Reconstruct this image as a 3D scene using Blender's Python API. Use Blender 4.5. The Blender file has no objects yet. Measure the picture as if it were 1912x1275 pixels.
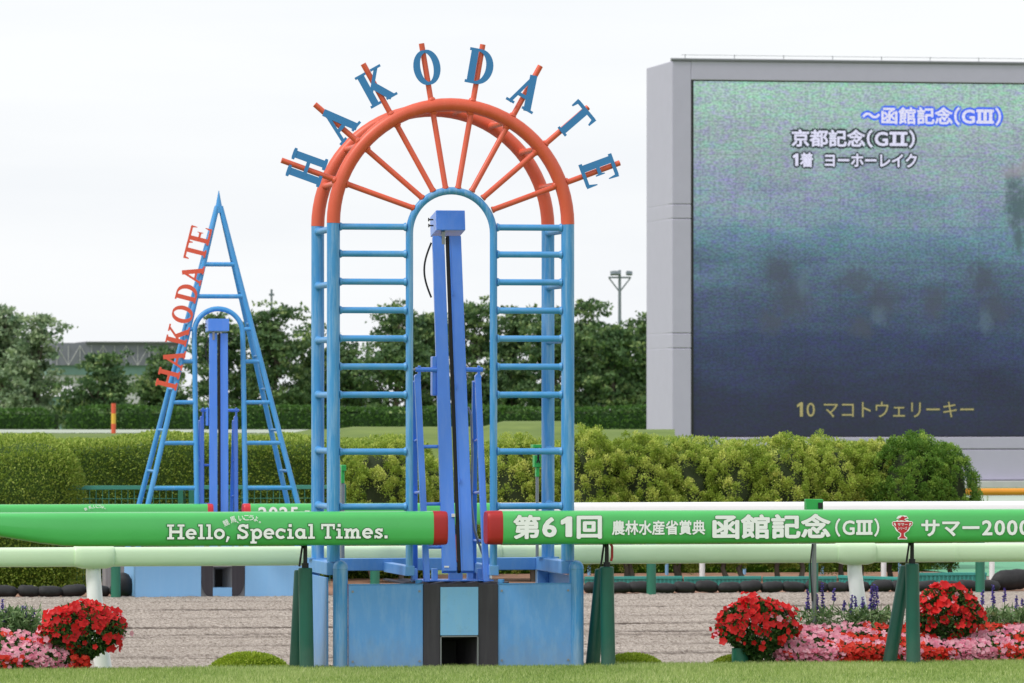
import bpy, math, random
import numpy as np
from mathutils import Vector, Matrix, Quaternion

random.seed(7)
RNG = np.random.default_rng(11)
SC = bpy.context.scene
COL = SC.collection
PI = math.pi

# ---------------------------------------------------------------- camera, light, exposure
FPX = 10500.0          # focal length in photo pixels
CX, HY = 956.0, 752.0  # image centre column and horizon row
CAMH = 2.0
TH = math.atan2(1939.0, FPX)
FW = (math.sin(TH), math.cos(TH)); RT = (math.cos(TH), -math.sin(TH))
CAMX = -(42.5 * FW[0] - 0.465 * RT[0]); CAMY = -(42.5 * FW[1] - 0.465 * RT[1])

cd = bpy.data.cameras.new('camera'); cam = bpy.data.objects.new('camera', cd); COL.objects.link(cam)
cam.location = (CAMX, CAMY, CAMH); cam.rotation_euler = (PI / 2, 0, -TH)
cd.sensor_width = 36.0; cd.lens = FPX / 1912 * 36.0
cd.shift_y = (HY - 637.5) / 1912
cd.clip_start = 0.5; cd.clip_end = 6000
cd.dof.use_dof = True; cd.dof.focus_distance = 43.2; cd.dof.aperture_fstop = 11.0
SC.camera = cam

SUN_EL, SUN_AZ = math.radians(52), math.radians(-112)   # azimuth measured from +Y towards +X
w = bpy.data.worlds.new('World'); SC.world = w; w.use_nodes = True
nt = w.node_tree; nt.nodes.clear()
def N(nt, typ, **kw):
    n = nt.nodes.new(typ)
    for k, v in kw.items():
        if k.startswith('_'): setattr(n, k[1:], v)
        else: n.inputs[k.replace('_', ' ')].default_value = v
    return n
out = N(nt, 'ShaderNodeOutputWorld'); bg = N(nt, 'ShaderNodeBackground'); bg.inputs['Strength'].default_value = 0.10
sky = N(nt, 'ShaderNodeTexSky'); sky.sky_type = 'NISHITA'; sky.sun_disc = False
sky.sun_elevation = SUN_EL; sky.sun_rotation = SUN_AZ; sky.air_density = 1.0; sky.dust_density = 2.0
tc = N(nt, 'ShaderNodeTexCoord'); mp = N(nt, 'ShaderNodeMapping'); mp.inputs['Scale'].default_value = (3, 3, 22)
ns = N(nt, 'ShaderNodeTexNoise'); ns.inputs['Scale'].default_value = 1.6; ns.inputs['Detail'].default_value = 5; ns.inputs['Roughness'].default_value = 0.5
nt.links.new(tc.outputs['Generated'], mp.inputs['Vector']); nt.links.new(mp.outputs[0], ns.inputs['Vector'])
cr = N(nt, 'ShaderNodeValToRGB')
cr.color_ramp.elements[0].position = 0.30; cr.color_ramp.elements[0].color = (0.87, 0.90, 0.945, 1)
cr.color_ramp.elements[1].position = 0.62; cr.color_ramp.elements[1].color = (0.965, 0.982, 1.0, 1)
nt.links.new(ns.outputs['Fac'], cr.inputs['Fac'])
mul = N(nt, 'ShaderNodeVectorMath', _operation='SCALE'); mul.inputs['Scale'].default_value = 7.35
nt.links.new(cr.outputs[0], mul.inputs[0])
mx = N(nt, 'ShaderNodeMix', _data_type='RGBA'); mx.inputs[0].default_value = 0.93
nt.links.new(sky.outputs[0], mx.inputs[6]); nt.links.new(mul.outputs[0], mx.inputs[7])
nt.links.new(mx.outputs[2], bg.inputs['Color']); nt.links.new(bg.outputs[0], out.inputs['Surface'])

sl = bpy.data.lights.new('sun', 'SUN'); sl.energy = 1.5; sl.angle = math.radians(14); sl.color = (1, 0.96, 0.9)
so = bpy.data.objects.new('sun', sl); COL.objects.link(so)
sd = Vector((math.sin(SUN_AZ) * math.cos(SUN_EL), math.cos(SUN_AZ) * math.cos(SUN_EL), math.sin(SUN_EL)))
so.rotation_euler = (-sd).to_track_quat('-Z', 'Y').to_euler(); so.location = (-30, -20, 40)
SC.view_settings.view_transform = 'Standard'; SC.view_settings.look = 'None'
SC.view_settings.exposure = 0.52; SC.view_settings.gamma = 1.0; SC.view_settings.use_curve_mapping = False

# ---------------------------------------------------------------- measuring helpers
def PD(px, py, D):
    r = (px - CX) * D / FPX
    return Vector((CAMX + D * FW[0] + r * RT[0], CAMY + D * FW[1] + r * RT[1], CAMH - (py - HY) * D / FPX))
def DV(px, v):                       # distance along the view at which column px meets the plane Y = v
    return (v - CAMY) / (FW[1] + (px - CX) / FPX * RT[1])
def PV(px, py, v): return PD(px, py, DV(px, v))
def ux(px, v): return PV(px, 0, v).x
def zz(px, py, v): return PV(px, py, v).z

def srgb(r, g, b):
    f = lambda c: (c / 255 / 12.92) if c / 255 <= 0.04045 else ((c / 255 + 0.055) / 1.055) ** 2.4
    return (f(r), f(g), f(b), 1.0)

# ---------------------------------------------------------------- mesh helpers
WL = {}
def tag(o, label=None, cat=None, group=None, kind=None):
    if label: o['label'] = label
    if cat: o['category'] = cat
    if group: o['group'] = group
    if kind: o['kind'] = kind
    return o
def thing(name, loc, label, cat, group=None):
    o = bpy.data.objects.new(name, None); o.empty_display_size = 0.2; COL.objects.link(o)
    o.location = loc; WL[o.name] = Vector(loc)
    return tag(o, label, cat, group)
def link(name, me, parent=None, loc=None):
    o = bpy.data.objects.new(name, me); COL.objects.link(o)
    base = WL[parent.name] if parent else Vector((0, 0, 0))
    if parent: o.parent = parent
    if loc is None: loc = base
    o.location = Vector(loc) - base; WL[o.name] = Vector(loc)
    return o

class MB:
    def __init__(s): s.v = []; s.f = []; s.sm = []
    def add(s, vs, fs, smooth=False):
        b = len(s.v); s.v += [tuple(p) for p in vs]
        s.f += [tuple(i + b for i in f) for f in fs]; s.sm += [smooth] * len(fs); return s
    def box(s, x0, x1, y0, y1, z0, z1, M=None):
        vs = [Vector((x, y, z)) for x in (x0, x1) for y in (y0, y1) for z in (z0, z1)]
        if M: vs = [M @ p for p in vs]
        return s.add(vs, [(0, 1, 3, 2), (4, 6, 7, 5), (0, 4, 5, 1), (2, 3, 7, 6), (0, 2, 6, 4), (1, 5, 7, 3)])
    def bar(s, a, b, wx, wy, up=(0, 1, 0)):           # rectangular bar from a to b
        a, b = Vector(a), Vector(b); d = (b - a).normalized(); u = Vector(up)
        x = d.cross(u).normalized(); y = x.cross(d).normalized()
        vs = [p + x * i * wx / 2 + y * j * wy / 2 for p in (a, b) for i, j in ((-1, -1), (1, -1), (1, 1), (-1, 1))]
        return s.add(vs, [(0, 3, 2, 1), (4, 5, 6, 7), (0, 1, 5, 4), (1, 2, 6, 5), (2, 3, 7, 6), (3, 0, 4, 7)])
    def tube(s, pts, r, seg=14, caps=True, squash=1.0):
        pts = [Vector(p) for p in pts]; n = len(pts)
        rs = list(r) if hasattr(r, '__len__') else [r] * n
        t0 = (pts[1] - pts[0]).normalized()
        ref = Vector((0, 0, 1)) if abs(t0.z) < 0.9 else Vector((0, 1, 0))
        x = t0.cross(ref).normalized(); vs = []
        for i, p in enumerate(pts):
            a = pts[i] - pts[i - 1] if i > 0 else pts[1] - pts[0]
            b = pts[i + 1] - pts[i] if i < n - 1 else a
            if a.length < 1e-9: a = b
            if b.length < 1e-9: b = a
            t = (a.normalized() + b.normalized()).normalized()
            x = (x - t * x.dot(t)).normalized(); y = t.cross(x)
            for k in range(seg):
                an = 2 * PI * k / seg
                vs.append(p + (x * math.cos(an) + y * math.sin(an) * squash) * rs[i])
        fs = [(i * seg + k, i * seg + (k + 1) % seg, (i + 1) * seg + (k + 1) % seg, (i + 1) * seg + k) for i in range(n - 1) for k in range(seg)]
        s.add(vs, fs, True)
        if caps:
            m = len(vs)
            base = len(s.v) - m
            s.f.append(tuple(base + k for k in range(seg - 1, -1, -1))); s.sm.append(False)
            s.f.append(tuple(base + (n - 1) * seg + k for k in range(seg))); s.sm.append(False)
        return s
    def loft(s, rings, caps=True, smooth=True):
        n = len(rings[0]); vs = [p for r in rings for p in r]; b = len(s.v)
        s.add(vs, [(i * n + k, i * n + (k + 1) % n, (i + 1) * n + (k + 1) % n, (i + 1) * n + k) for i in range(len(rings) - 1) for k in range(n)], smooth)
        if caps:
            s.f.append(tuple(b + k for k in range(n - 1, -1, -1))); s.sm.append(False)
            s.f.append(tuple(b + (len(rings) - 1) * n + k for k in range(n))); s.sm.append(False)
        return s
    def build(s, name, mat, parent=None, origin=None, sharp=35, bevel=0):
        o0 = Vector(origin) if origin is not None else (WL[parent.name] if parent else Vector((0, 0, 0)))
        me = bpy.data.meshes.new(name)
        me.from_pydata([(p[0] - o0.x, p[1] - o0.y, p[2] - o0.z) for p in s.v], [], s.f)
        me.polygons.foreach_set('use_smooth', s.sm); me.update()
        if any(s.sm): me.set_sharp_from_angle(angle=math.radians(sharp))
        import bmesh
        bm = bmesh.new(); bm.from_mesh(me); bmesh.ops.recalc_face_normals(bm, faces=bm.faces); bm.to_mesh(me); bm.free()
        if mat: me.materials.append(mat)
        o = link(name, me, parent, o0)
        if bevel:
            m = o.modifiers.new('bevel', 'BEVEL'); m.width = bevel; m.segments = 2; m.limit_method = 'ANGLE'; m.harden_normals = False
        return o

def mesh_np(name, V, F, mat, tint=None, smooth=False):
    """V (n,3) array, F (m,k) array of equal-sized faces"""
    me = bpy.data.meshes.new(name); V = np.asarray(V, dtype=np.float32); F = np.asarray(F, dtype=np.int32)
    m, k = F.shape
    me.vertices.add(len(V)); me.vertices.foreach_set('co', V.ravel())
    me.loops.add(m * k); me.loops.foreach_set('vertex_index', F.ravel())
    me.polygons.add(m); me.polygons.foreach_set('loop_start', np.arange(0, m * k, k, dtype=np.int32))
    if smooth: me.polygons.foreach_set('use_smooth', np.ones(m, dtype=bool))
    me.update(calc_edges=True)
    if tint is not None:
        at = me.attributes.new('tint', 'FLOAT', 'FACE'); at.data.foreach_set('value', np.asarray(tint, dtype=np.float32))
    if mat: me.materials.append(mat)
    return me

def world_link(name, me, parent):
    """link a mesh whose vertices are in world space under its thing"""
    me.transform(Matrix.Translation(-WL[parent.name])); me.update(); return link(name, me, parent)
def unit(a): return a / np.maximum(np.linalg.norm(a, axis=1, keepdims=True), 1e-9)
def leaf_arrays(P, Nn, L, W, up=0.3, jitter=0.8):
    """diamond leaves at P, pointing roughly along Nn"""
    n = len(P)
    d = unit(Nn + RNG.normal(0, jitter, (n, 3)) + np.array([0, 0, up]))
    s = unit(np.cross(d, RNG.normal(0, 1, (n, 3))))
    q = np.cross(d, s)
    L = L * RNG.uniform(0.7, 1.3, (n, 1)); W = W * RNG.uniform(0.7, 1.3, (n, 1))
    V = np.stack([P, P + d * L * 0.5 + s * W * 0.5 + q * W * .15, P + d * L, P + d * L * 0.5 - s * W * 0.5 + q * W * .15], axis=1).reshape(-1, 3)
    F = np.arange(4 * n).reshape(n, 4)
    return V, F

# ---------------------------------------------------------------- materials
def mat_new(name):
    m = bpy.data.materials.new(name); m.use_nodes = True
    return m, m.node_tree, m.node_tree.nodes['Principled BSDF']
def noise(t, scale, detail=4, rough=0.55, vec=None, mscale=None, coord='Position'):
    n = N(t, 'ShaderNodeTexNoise', Scale=scale, Detail=detail, Roughness=rough)
    g = N(t, 'ShaderNodeNewGeometry')
    src = g.outputs['Position']
    if mscale:
        mpn = N(t, 'ShaderNodeMapping'); mpn.inputs['Scale'].default_value = mscale
        t.links.new(src, mpn.inputs['Vector']); src = mpn.outputs[0]
    t.links.new(src, n.inputs['Vector']); return n
def ramp(t, fac, *stops):
    c = N(t, 'ShaderNodeValToRGB'); e = c.color_ramp.elements
    while len(e) < len(stops): e.new(0.5)
    for i, (p, col) in enumerate(stops): e[i].position = p; e[i].color = col if len(col) == 4 else (*col, 1)
    t.links.new(fac, c.inputs['Fac']); return c
def mixc(t, fac, a, b, mode='MIX'):
    m = N(t, 'ShaderNodeMix', _data_type='RGBA', _blend_type=mode)
    for i, x in ((0, fac), (6, a), (7, b)):
        if hasattr(x, 'links') or hasattr(x, 'is_linked'): t.links.new(x, m.inputs[i])
        else: m.inputs[i].default_value = x
    return m.outputs[2]
def bump(t, b, h, strength=0.3, dist=0.01):
    n = N(t, 'ShaderNodeBump', Strength=strength, Distance=dist); t.links.new(h, n.inputs['Height']); t.links.new(n.outputs[0], b.inputs['Normal'])

def paint(name, col, rough=0.4, var=0.12, chalk=0.0, chalkcol=(0.55, 0.66, 0.78, 1), dirt=0.0, coat=0.0, streak=(14, 14, 1.1), mud=0.0):
    m, t, b = mat_new(name)
    n1 = noise(t, 3.0, 5)
    c = mixc(t, ramp(t, n1.outputs['Fac'], (0.35, (0, 0, 0)), (0.7, (1, 1, 1))).outputs[0], col, tuple(x * (1 - var) for x in col[:3]) + (1,))
    if chalk:
        n2 = noise(t, 1.5, 7, 0.7, mscale=streak)
        f = ramp(t, n2.outputs['Fac'], (0.46, (0, 0, 0)), (0.72, (chalk, chalk, chalk)))
        c = mixc(t, f.outputs[0], c, chalkcol)
    if dirt:
        n3 = noise(t, 9.0, 8, 0.7)
        f = ramp(t, n3.outputs['Fac'], (0.55, (0, 0, 0)), (0.8, (dirt, dirt, dirt)))
        c = mixc(t, f.outputs[0], c, (0.10, 0.11, 0.11, 1))
    t.links.new(c, b.inputs['Base Color']); b.inputs['Roughness'].default_value = rough
    b.inputs['Coat Weight'].default_value = coat; b.inputs['Coat Roughness'].default_value = 0.15
    if mud:
        g = N(t, 'ShaderNodeNewGeometry'); sx_ = N(t, 'ShaderNodeSeparateXYZ'); t.links.new(g.outputs['Position'], sx_.inputs[0])
        n5 = noise(t, 1.0, 6, .75, mscale=(14, 14, 9)); ma = N(t, 'ShaderNodeMath', _operation='MULTIPLY_ADD'); ma.inputs[1].default_value = -.42; t.links.new(n5.outputs['Fac'], ma.inputs[0]); t.links.new(sx_.outputs['Z'], ma.inputs[2])
        f = ramp(t, ma.outputs[0], (0.0, (0, 0, 0)), (1.0, (0, 0, 0))); mr5 = N(t, 'ShaderNodeMapRange'); mr5.inputs['From Min'].default_value = .04; mr5.inputs['From Max'].default_value = -.20; mr5.inputs['To Max'].default_value = mud
        t.links.new(ma.outputs[0], mr5.inputs['Value']); c = mixc(t, mr5.outputs[0], c, (0.30, 0.27, 0.22, 1))
    t.links.new(c, b.inputs['Base Color'])
    n4 = noise(t, 60, 3); bump(t, b, n4.outputs['Fac'], 0.12, 0.002)
    return m
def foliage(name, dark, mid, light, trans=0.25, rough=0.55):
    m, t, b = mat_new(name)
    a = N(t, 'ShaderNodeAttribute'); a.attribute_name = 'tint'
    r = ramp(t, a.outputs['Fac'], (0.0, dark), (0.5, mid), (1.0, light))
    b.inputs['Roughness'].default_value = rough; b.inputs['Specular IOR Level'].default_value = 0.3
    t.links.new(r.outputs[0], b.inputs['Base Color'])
    tr = N(t, 'ShaderNodeBsdfTranslucent'); t.links.new(r.outputs[0], tr.inputs['Color'])
    ms = N(t, 'ShaderNodeMixShader'); ms.inputs[0].default_value = trans
    t.links.new(b.outputs[0], ms.inputs[1]); t.links.new(tr.outputs[0], ms.inputs[2])
    t.links.new(ms.outputs[0], t.nodes['Material Output'].inputs['Surface'])
    return m

M = {}
M['blue'] = paint('weathered_blue_paint', srgb(66, 146, 210), 0.42, 0.10, chalk=0.65, chalkcol=srgb(168, 196, 222), dirt=0.15, mud=.25)
M['blue_rung'] = paint('blue_rung_paint', srgb(72, 150, 212), 0.42, 0.12, chalk=0.35, chalkcol=srgb(140, 180, 215), dirt=0.2, streak=(3, 8, 8))
M['blue_clean'] = paint('second_frame_blue_paint', srgb(64, 150, 214), 0.4, 0.08, chalk=0.15)
M['panel'] = paint('blue_panel_paint', srgb(98, 160, 226), 0.42, 0.05, chalk=0.26, chalkcol=srgb(168, 202, 230), dirt=0.10, streak=(11, 11, 3.0), mud=.3)
M['panel2'] = paint('pale_blue_base_paint', srgb(138, 192, 240), 0.55, 0.04, chalk=0.25, chalkcol=srgb(160, 200, 240))
M['orange'] = paint('weathered_orange_paint', srgb(220, 92, 64), 0.42, 0.12, chalk=0.22, chalkcol=srgb(222, 120, 96), dirt=0.08)
M['orange2'] = paint('orange_letter_paint', srgb(226, 92, 66), 0.45, 0.05)
M['letter_blue'] = paint('blue_letter_paint', srgb(55, 128, 192), 0.45, 0.06)
M['royal'] = paint('royal_blue_paint', srgb(72, 134, 236), 0.33, 0.05, coat=0.25, chalk=0.08)
M['black'] = paint('black_rubber', srgb(30, 30, 33), 0.6, 0.3)
M['slot'] = paint('matt_black', srgb(8, 8, 9), 0.7, 0.0)
M['grey_black'] = paint('dark_grey_board', srgb(58, 54, 62), 0.65, 0.2, chalk=0.15, chalkcol=srgb(110, 110, 112))
M['concrete'] = paint('grey_concrete', srgb(140, 140, 142), 0.8, 0.15, chalk=0.2)
M['cyan'] = paint('faded_cyan_paint', srgb(128, 188, 234), 0.55, 0.08, chalk=0.25, chalkcol=srgb(165, 200, 205), dirt=0.35, streak=(9, 9, 2))
M['steel'] = paint('galvanised_steel', srgb(150, 153, 158), 0.4, 0.1); M['steel'].node_tree.nodes['Principled BSDF'].inputs['Metallic'].default_value = 0.6
M['rail'] = paint('green_rail_plastic', srgb(78, 188, 98), 0.3, 0.06, coat=0.3, dirt=.06)
M['rail_pale'] = paint('pale_green_rail_plastic', srgb(214, 238, 202), 0.35, 0.03, coat=0.2)
M['white_rail'] = paint('white_rail_plastic', srgb(244, 245, 246), 0.35, 0.03, coat=0.2)
M['red_cap'] = paint('red_end_cap', srgb(176, 34, 34), 0.45, 0.12, dirt=0.12)
M['red_cap2'] = paint('bright_red_end_cap', srgb(205, 45, 55), 0.4, 0.05)
M['darkgreen'] = paint('dark_green_padding', srgb(22, 92, 78), 0.42, 0.15, mud=.12, chalk=0.2, chalkcol=srgb(48, 110, 92), streak=(12, 12, 2))
M['white_print'] = paint('white_print', srgb(248, 249, 251), 0.5, 0.02)
M['outline'] = paint('dark_green_print', srgb(30, 104, 48), 0.5, 0.02)
M['red_print'] = paint('red_print', srgb(196, 40, 52), 0.5, 0.02)
M['white_paint'] = paint('white_paint', srgb(226, 228, 230), 0.5, 0.06, dirt=0.1)
M['green_box'] = paint('bright_green_sensor_plastic', srgb(50, 176, 84), 0.35, 0.04)
M['fence'] = paint('teal_fence_paint', srgb(62, 140, 122), 0.45, 0.08)
M['fencepost'] = paint('green_fence_post_paint', srgb(40, 116, 92), 0.45, 0.08)
M['teal'] = paint('teal_edging_plastic', srgb(62, 158, 150), 0.5, 0.12, dirt=0.3)
M['bag'] = paint('black_sandbag_mesh', srgb(34, 34, 37), 0.7, 0.3, chalk=0.25, chalkcol=srgb(78, 76, 78), streak=(6, 6, 6))
M['yelloworange'] = paint('orange_pipe_padding', srgb(226, 148, 40), 0.4, 0.08)
M['scrframe'] = paint('grey_cladding', srgb(182, 178, 200), 0.5, 0.04, chalk=0.1, chalkcol=srgb(175, 178, 190))
M['scrtop'] = paint('dark_coping', srgb(110, 112, 118), 0.5, 0.04)
M['bark'] = paint('brown_bark', srgb(104, 94, 84), 0.85, 0.4)
M['shade_core'] = paint('juniper_shade_core', srgb(48, 62, 28), 0.9, 0.5)  # dark green that paints the shade inside the juniper bushes
M['soil'] = paint('dark_soil', srgb(70, 58, 48), 0.95, 0.4)
M['yellow'] = paint('yellow_band', srgb(235, 185, 70), 0.5, 0.05)
M['wallwhite'] = paint('pale_wall', srgb(196, 196, 198), 0.7, 0.1)
M['roofgrey'] = paint('grey_roof', srgb(124, 126, 138), 0.7, 0.15)
M['greenwall'] = paint('green_grey_wall', srgb(120, 152, 146), 0.7, 0.1)
M['lamp'] = paint('floodlight_grey', srgb(116, 126, 134), 0.5, 0.1)

# petals
def petal(name, c1, c2):
    return foliage(name, c1, tuple((a + b) / 2 for a, b in zip(c1, c2)), c2, trans=0.3, rough=0.5)
M['petal_red'] = petal('red_petunia_petals', srgb(196, 22, 30), srgb(238, 44, 44))
M['petal_imp_red'] = petal('scarlet_impatiens_petals', srgb(212, 44, 36), srgb(240, 78, 56))
M['petal_pink'] = petal('pink_impatiens_petals', srgb(228, 124, 156), srgb(250, 196, 208))
M['petal_violet'] = petal('violet_salvia_petals', srgb(78, 62, 156), srgb(136, 112, 204))
M['leaf_petunia'] = foliage('petunia_leaves', srgb(42, 70, 34), srgb(66, 102, 48), srgb(110, 142, 72))
M['leaf_salvia'] = foliage('salvia_leaves', srgb(72, 102, 60), srgb(114, 144, 92), srgb(170, 190, 140))
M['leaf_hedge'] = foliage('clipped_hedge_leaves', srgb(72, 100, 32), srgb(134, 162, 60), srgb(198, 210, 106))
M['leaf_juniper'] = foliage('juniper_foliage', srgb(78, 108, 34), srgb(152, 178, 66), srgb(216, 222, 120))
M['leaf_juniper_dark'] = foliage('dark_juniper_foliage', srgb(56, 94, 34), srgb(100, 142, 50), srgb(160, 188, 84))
M['leaf_tree'] = foliage('background_tree_leaves', srgb(56, 86, 58), srgb(98, 128, 80), srgb(164, 182, 112))  # leaf colours lifted so that distance haze is painted in
M['leaf_tree_pale'] = foliage('hazy_tree_leaves', srgb(96, 122, 96), srgb(140, 162, 124), srgb(186, 198, 156))  # paler set for the left trees, stronger haze put into the colour
M['leaf_lime'] = foliage('lime_shrub_leaves', srgb(118, 146, 34), srgb(164, 186, 54), srgb(206, 216, 96))
M['leaf_farhedge'] = foliage('far_hedge_leaves', srgb(52, 84, 40), srgb(80, 118, 54), srgb(112, 152, 70))
M['grass'] = foliage('lawn_blades', srgb(96, 128, 56), srgb(156, 180, 94), srgb(214, 220, 158), trans=0.35)

def ground_mat(name, c1, c2, scale, rough=0.95, bstr=0.5):
    m, t, b = mat_new(name); n = noise(t, scale, 8, 0.65)
    t.links.new(ramp(t, n.outputs['Fac'], (0.3, c1), (0.72, c2)).outputs[0], b.inputs['Base Color']); b.inputs['Roughness'].default_value = rough
    n2 = noise(t, scale * 6, 5); bump(t, b, n2.outputs['Fac'], bstr, 0.03); return m
M['turf'] = ground_mat('turf', srgb(92, 118, 52), srgb(134, 156, 78), 4)
M['lightgrass'] = ground_mat('light_mown_grass', srgb(84, 106, 40), srgb(116, 134, 58), 0.8)
M['redearth'] = ground_mat('red_brown_mulch', srgb(120, 84, 66), srgb(176, 136, 112), 5)
M['pinkpath'] = ground_mat('pinkish_gravel_path', srgb(176, 156, 142), srgb(204, 186, 172), 3)
M['greenmat'] = ground_mat('green_ground_matting', srgb(88, 154, 118), srgb(116, 178, 142), 2)

def dirt_mat():
    m, t, b = mat_new('harrowed_dirt')
    n1 = noise(t, 1.0, 7, 0.8, mscale=(38, 9.0, 1)); n2 = noise(t, 1.0, 3, 0.5, mscale=(0.35, 1.3, 1))
    c = ramp(t, n1.outputs['Fac'], (0.34, srgb(100, 90, 82)), (0.46, srgb(168, 157, 147)), (0.56, srgb(198, 187, 177)), (0.68, srgb(226, 216, 206))).outputs[0]
    c = mixc(t, ramp(t, n2.outputs['Fac'], (0.3, (.22,) * 3), (0.62, (0, 0, 0))).outputs[0], c, srgb(134, 122, 112))
    fa = N(t, 'ShaderNodeAttribute'); fa.attribute_name = 'furrow'
    c = mixc(t, fa.outputs['Fac'], c, srgb(84, 74, 68))
    t.links.new(c, b.inputs['Base Color']); b.inputs['Roughness'].default_value = 1.0; b.inputs['Specular IOR Level'].default_value = 0.1
    n3 = noise(t, 1.0, 6, 0.8, mscale=(30, 9, 30)); bump(t, b, n3.outputs['Fac'], 1.0, 0.03)
    return m
M['dirt'] = dirt_mat()

# ---------------------------------------------------------------- lettering helpers
def strip(mb, pts, wd, org, ex, ey, nn, sc, t, zoff, sx=1.0, extra=0.0):
    """a stroke of width wd along 2-D points, laid in the plane ex, ey and thickened by t along nn"""
    P = [Vector((p[0] * sx, p[1])) for p in pts]; n = len(P)
    W = list(wd) if hasattr(wd, '__len__') else [wd] * n
    if extra:
        d = (P[1] - P[0]).normalized(); P[0] = P[0] - d * extra; d = (P[-1] - P[-2]).normalized(); P[-1] = P[-1] + d * extra
    L, R = [], []
    for i in range(n):
        a = (P[i] - P[i - 1]) if i else (P[1] - P[0]); b = (P[i + 1] - P[i]) if i < n - 1 else a
        tt = (a.normalized() + b.normalized());
        tt = tt.normalized() if tt.length > 1e-6 else a.normalized()
        nrm = Vector((-tt.y, tt.x)); cosv = max(0.5, nrm.dot(Vector((-a.normalized().y, a.normalized().x))))
        hw = (W[i] / 2 + extra) / cosv
        L.append(P[i] + nrm * hw); R.append(P[i] - nrm * hw)
    def w3(p, h): return org + ex * (p.x * sc) + ey * (p.y * sc) + nn * h
    vs = []
    for i in range(n): vs += [w3(L[i], zoff + t), w3(R[i], zoff + t), w3(R[i], zoff - 0.0002), w3(L[i], zoff - 0.0002)]
    fs = [(4 * i + k, 4 * i + (k + 1) % 4, 4 * i + 4 + (k + 1) % 4, 4 * i + 4 + k) for i in range(n - 1) for k in range(4)]
    fs += [(3, 2, 1, 0), tuple(4 * (n - 1) + k for k in range(4))]
    mb.add(vs, fs)
def arc(cx, cy, rx, ry, a0, a1, n=18): return [(cx + rx * math.cos(math.radians(a0 + (a1 - a0) * i / n)), cy + ry * math.sin(math.radians(a0 + (a1 - a0) * i / n))) for i in range(n + 1)]
T_, t_, s_ = 0.21, 0.105, 0.075
def wvar(n, lo, hi, f): return [lo + (hi - lo) * abs(f(i / n)) for i in range(n + 1)]
SERIF = {
 'H': ([([(.2, 0), (.2, 1)], T_), ([(.78, 0), (.78, 1)], T_), ([(.2, .5), (.78, .5)], t_)] + [([(x - .19, y), (x - .1, y + (.0)), (x + .1, y), (x + .19, y)], [s_, s_ * 1.4, s_ * 1.4, s_]) for x in (.2, .78) for y in (.035, .965)], .98),
 'A': ([([(.14, 0), (.47, .96)], .1), ([(.44, 1.0), (.80, 0)], T_), ([(.25, .33), (.68, .33)], t_), ([(0, .035), (.3, .035)], s_), ([(.60, .035), (1.0, .035)], s_)], 1.0),
 'K': ([([(.2, 0), (.2, 1)], T_), ([(.78, .96), (.28, .42)], .1), ([(.40, .58), (.80, .02)], T_), ([(.01, .965), (.39, .965)], s_), ([(.01, .035), (.39, .035)], s_), ([(.58, .965), (.95, .965)], s_), ([(.6, .035), (1.0, .035)], s_)], 1.0),
 'O': ([(arc(.42, .5, .33, .46, 90, 450, 36), wvar(36, .08, .2, lambda u: math.sin(2 * u * PI)))], .84),
 'D': ([([(.2, 0), (.2, 1)], T_), ([(.02, .965), (.42, .965)], s_ * 1.1), ([(.02, .035), (.42, .035)], s_ * 1.1), (arc(.36, .5, .40, .462, 90, -90, 18), wvar(18, .07, .21, lambda u: math.sin(u * PI)))], .88),
 'T': ([([(.45, 0), (.45, 1)], T_), ([(.04, .955), (.86, .955)], t_), ([(.06, .995), (.03, .74)], [.13, .05]), ([(.84, .995), (.87, .74)], [.13, .05]), ([(.26, .035), (.64, .035)], s_)], .9),
 'E': ([([(.2, 0), (.2, 1)], T_), ([(.02, .96), (.76, .96)], t_), ([(.2, .5), (.55, .5)], t_), ([(.02, .04), (.8, .04)], t_), ([(.76, 1), (.78, .70)], [.11, .03]), ([(.56, .64), (.54, .5), (.56, .36)], [.03, .07, .03]), ([(.79, 0), (.83, .32)], [.12, .03])], .85)}
W1 = .185
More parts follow.
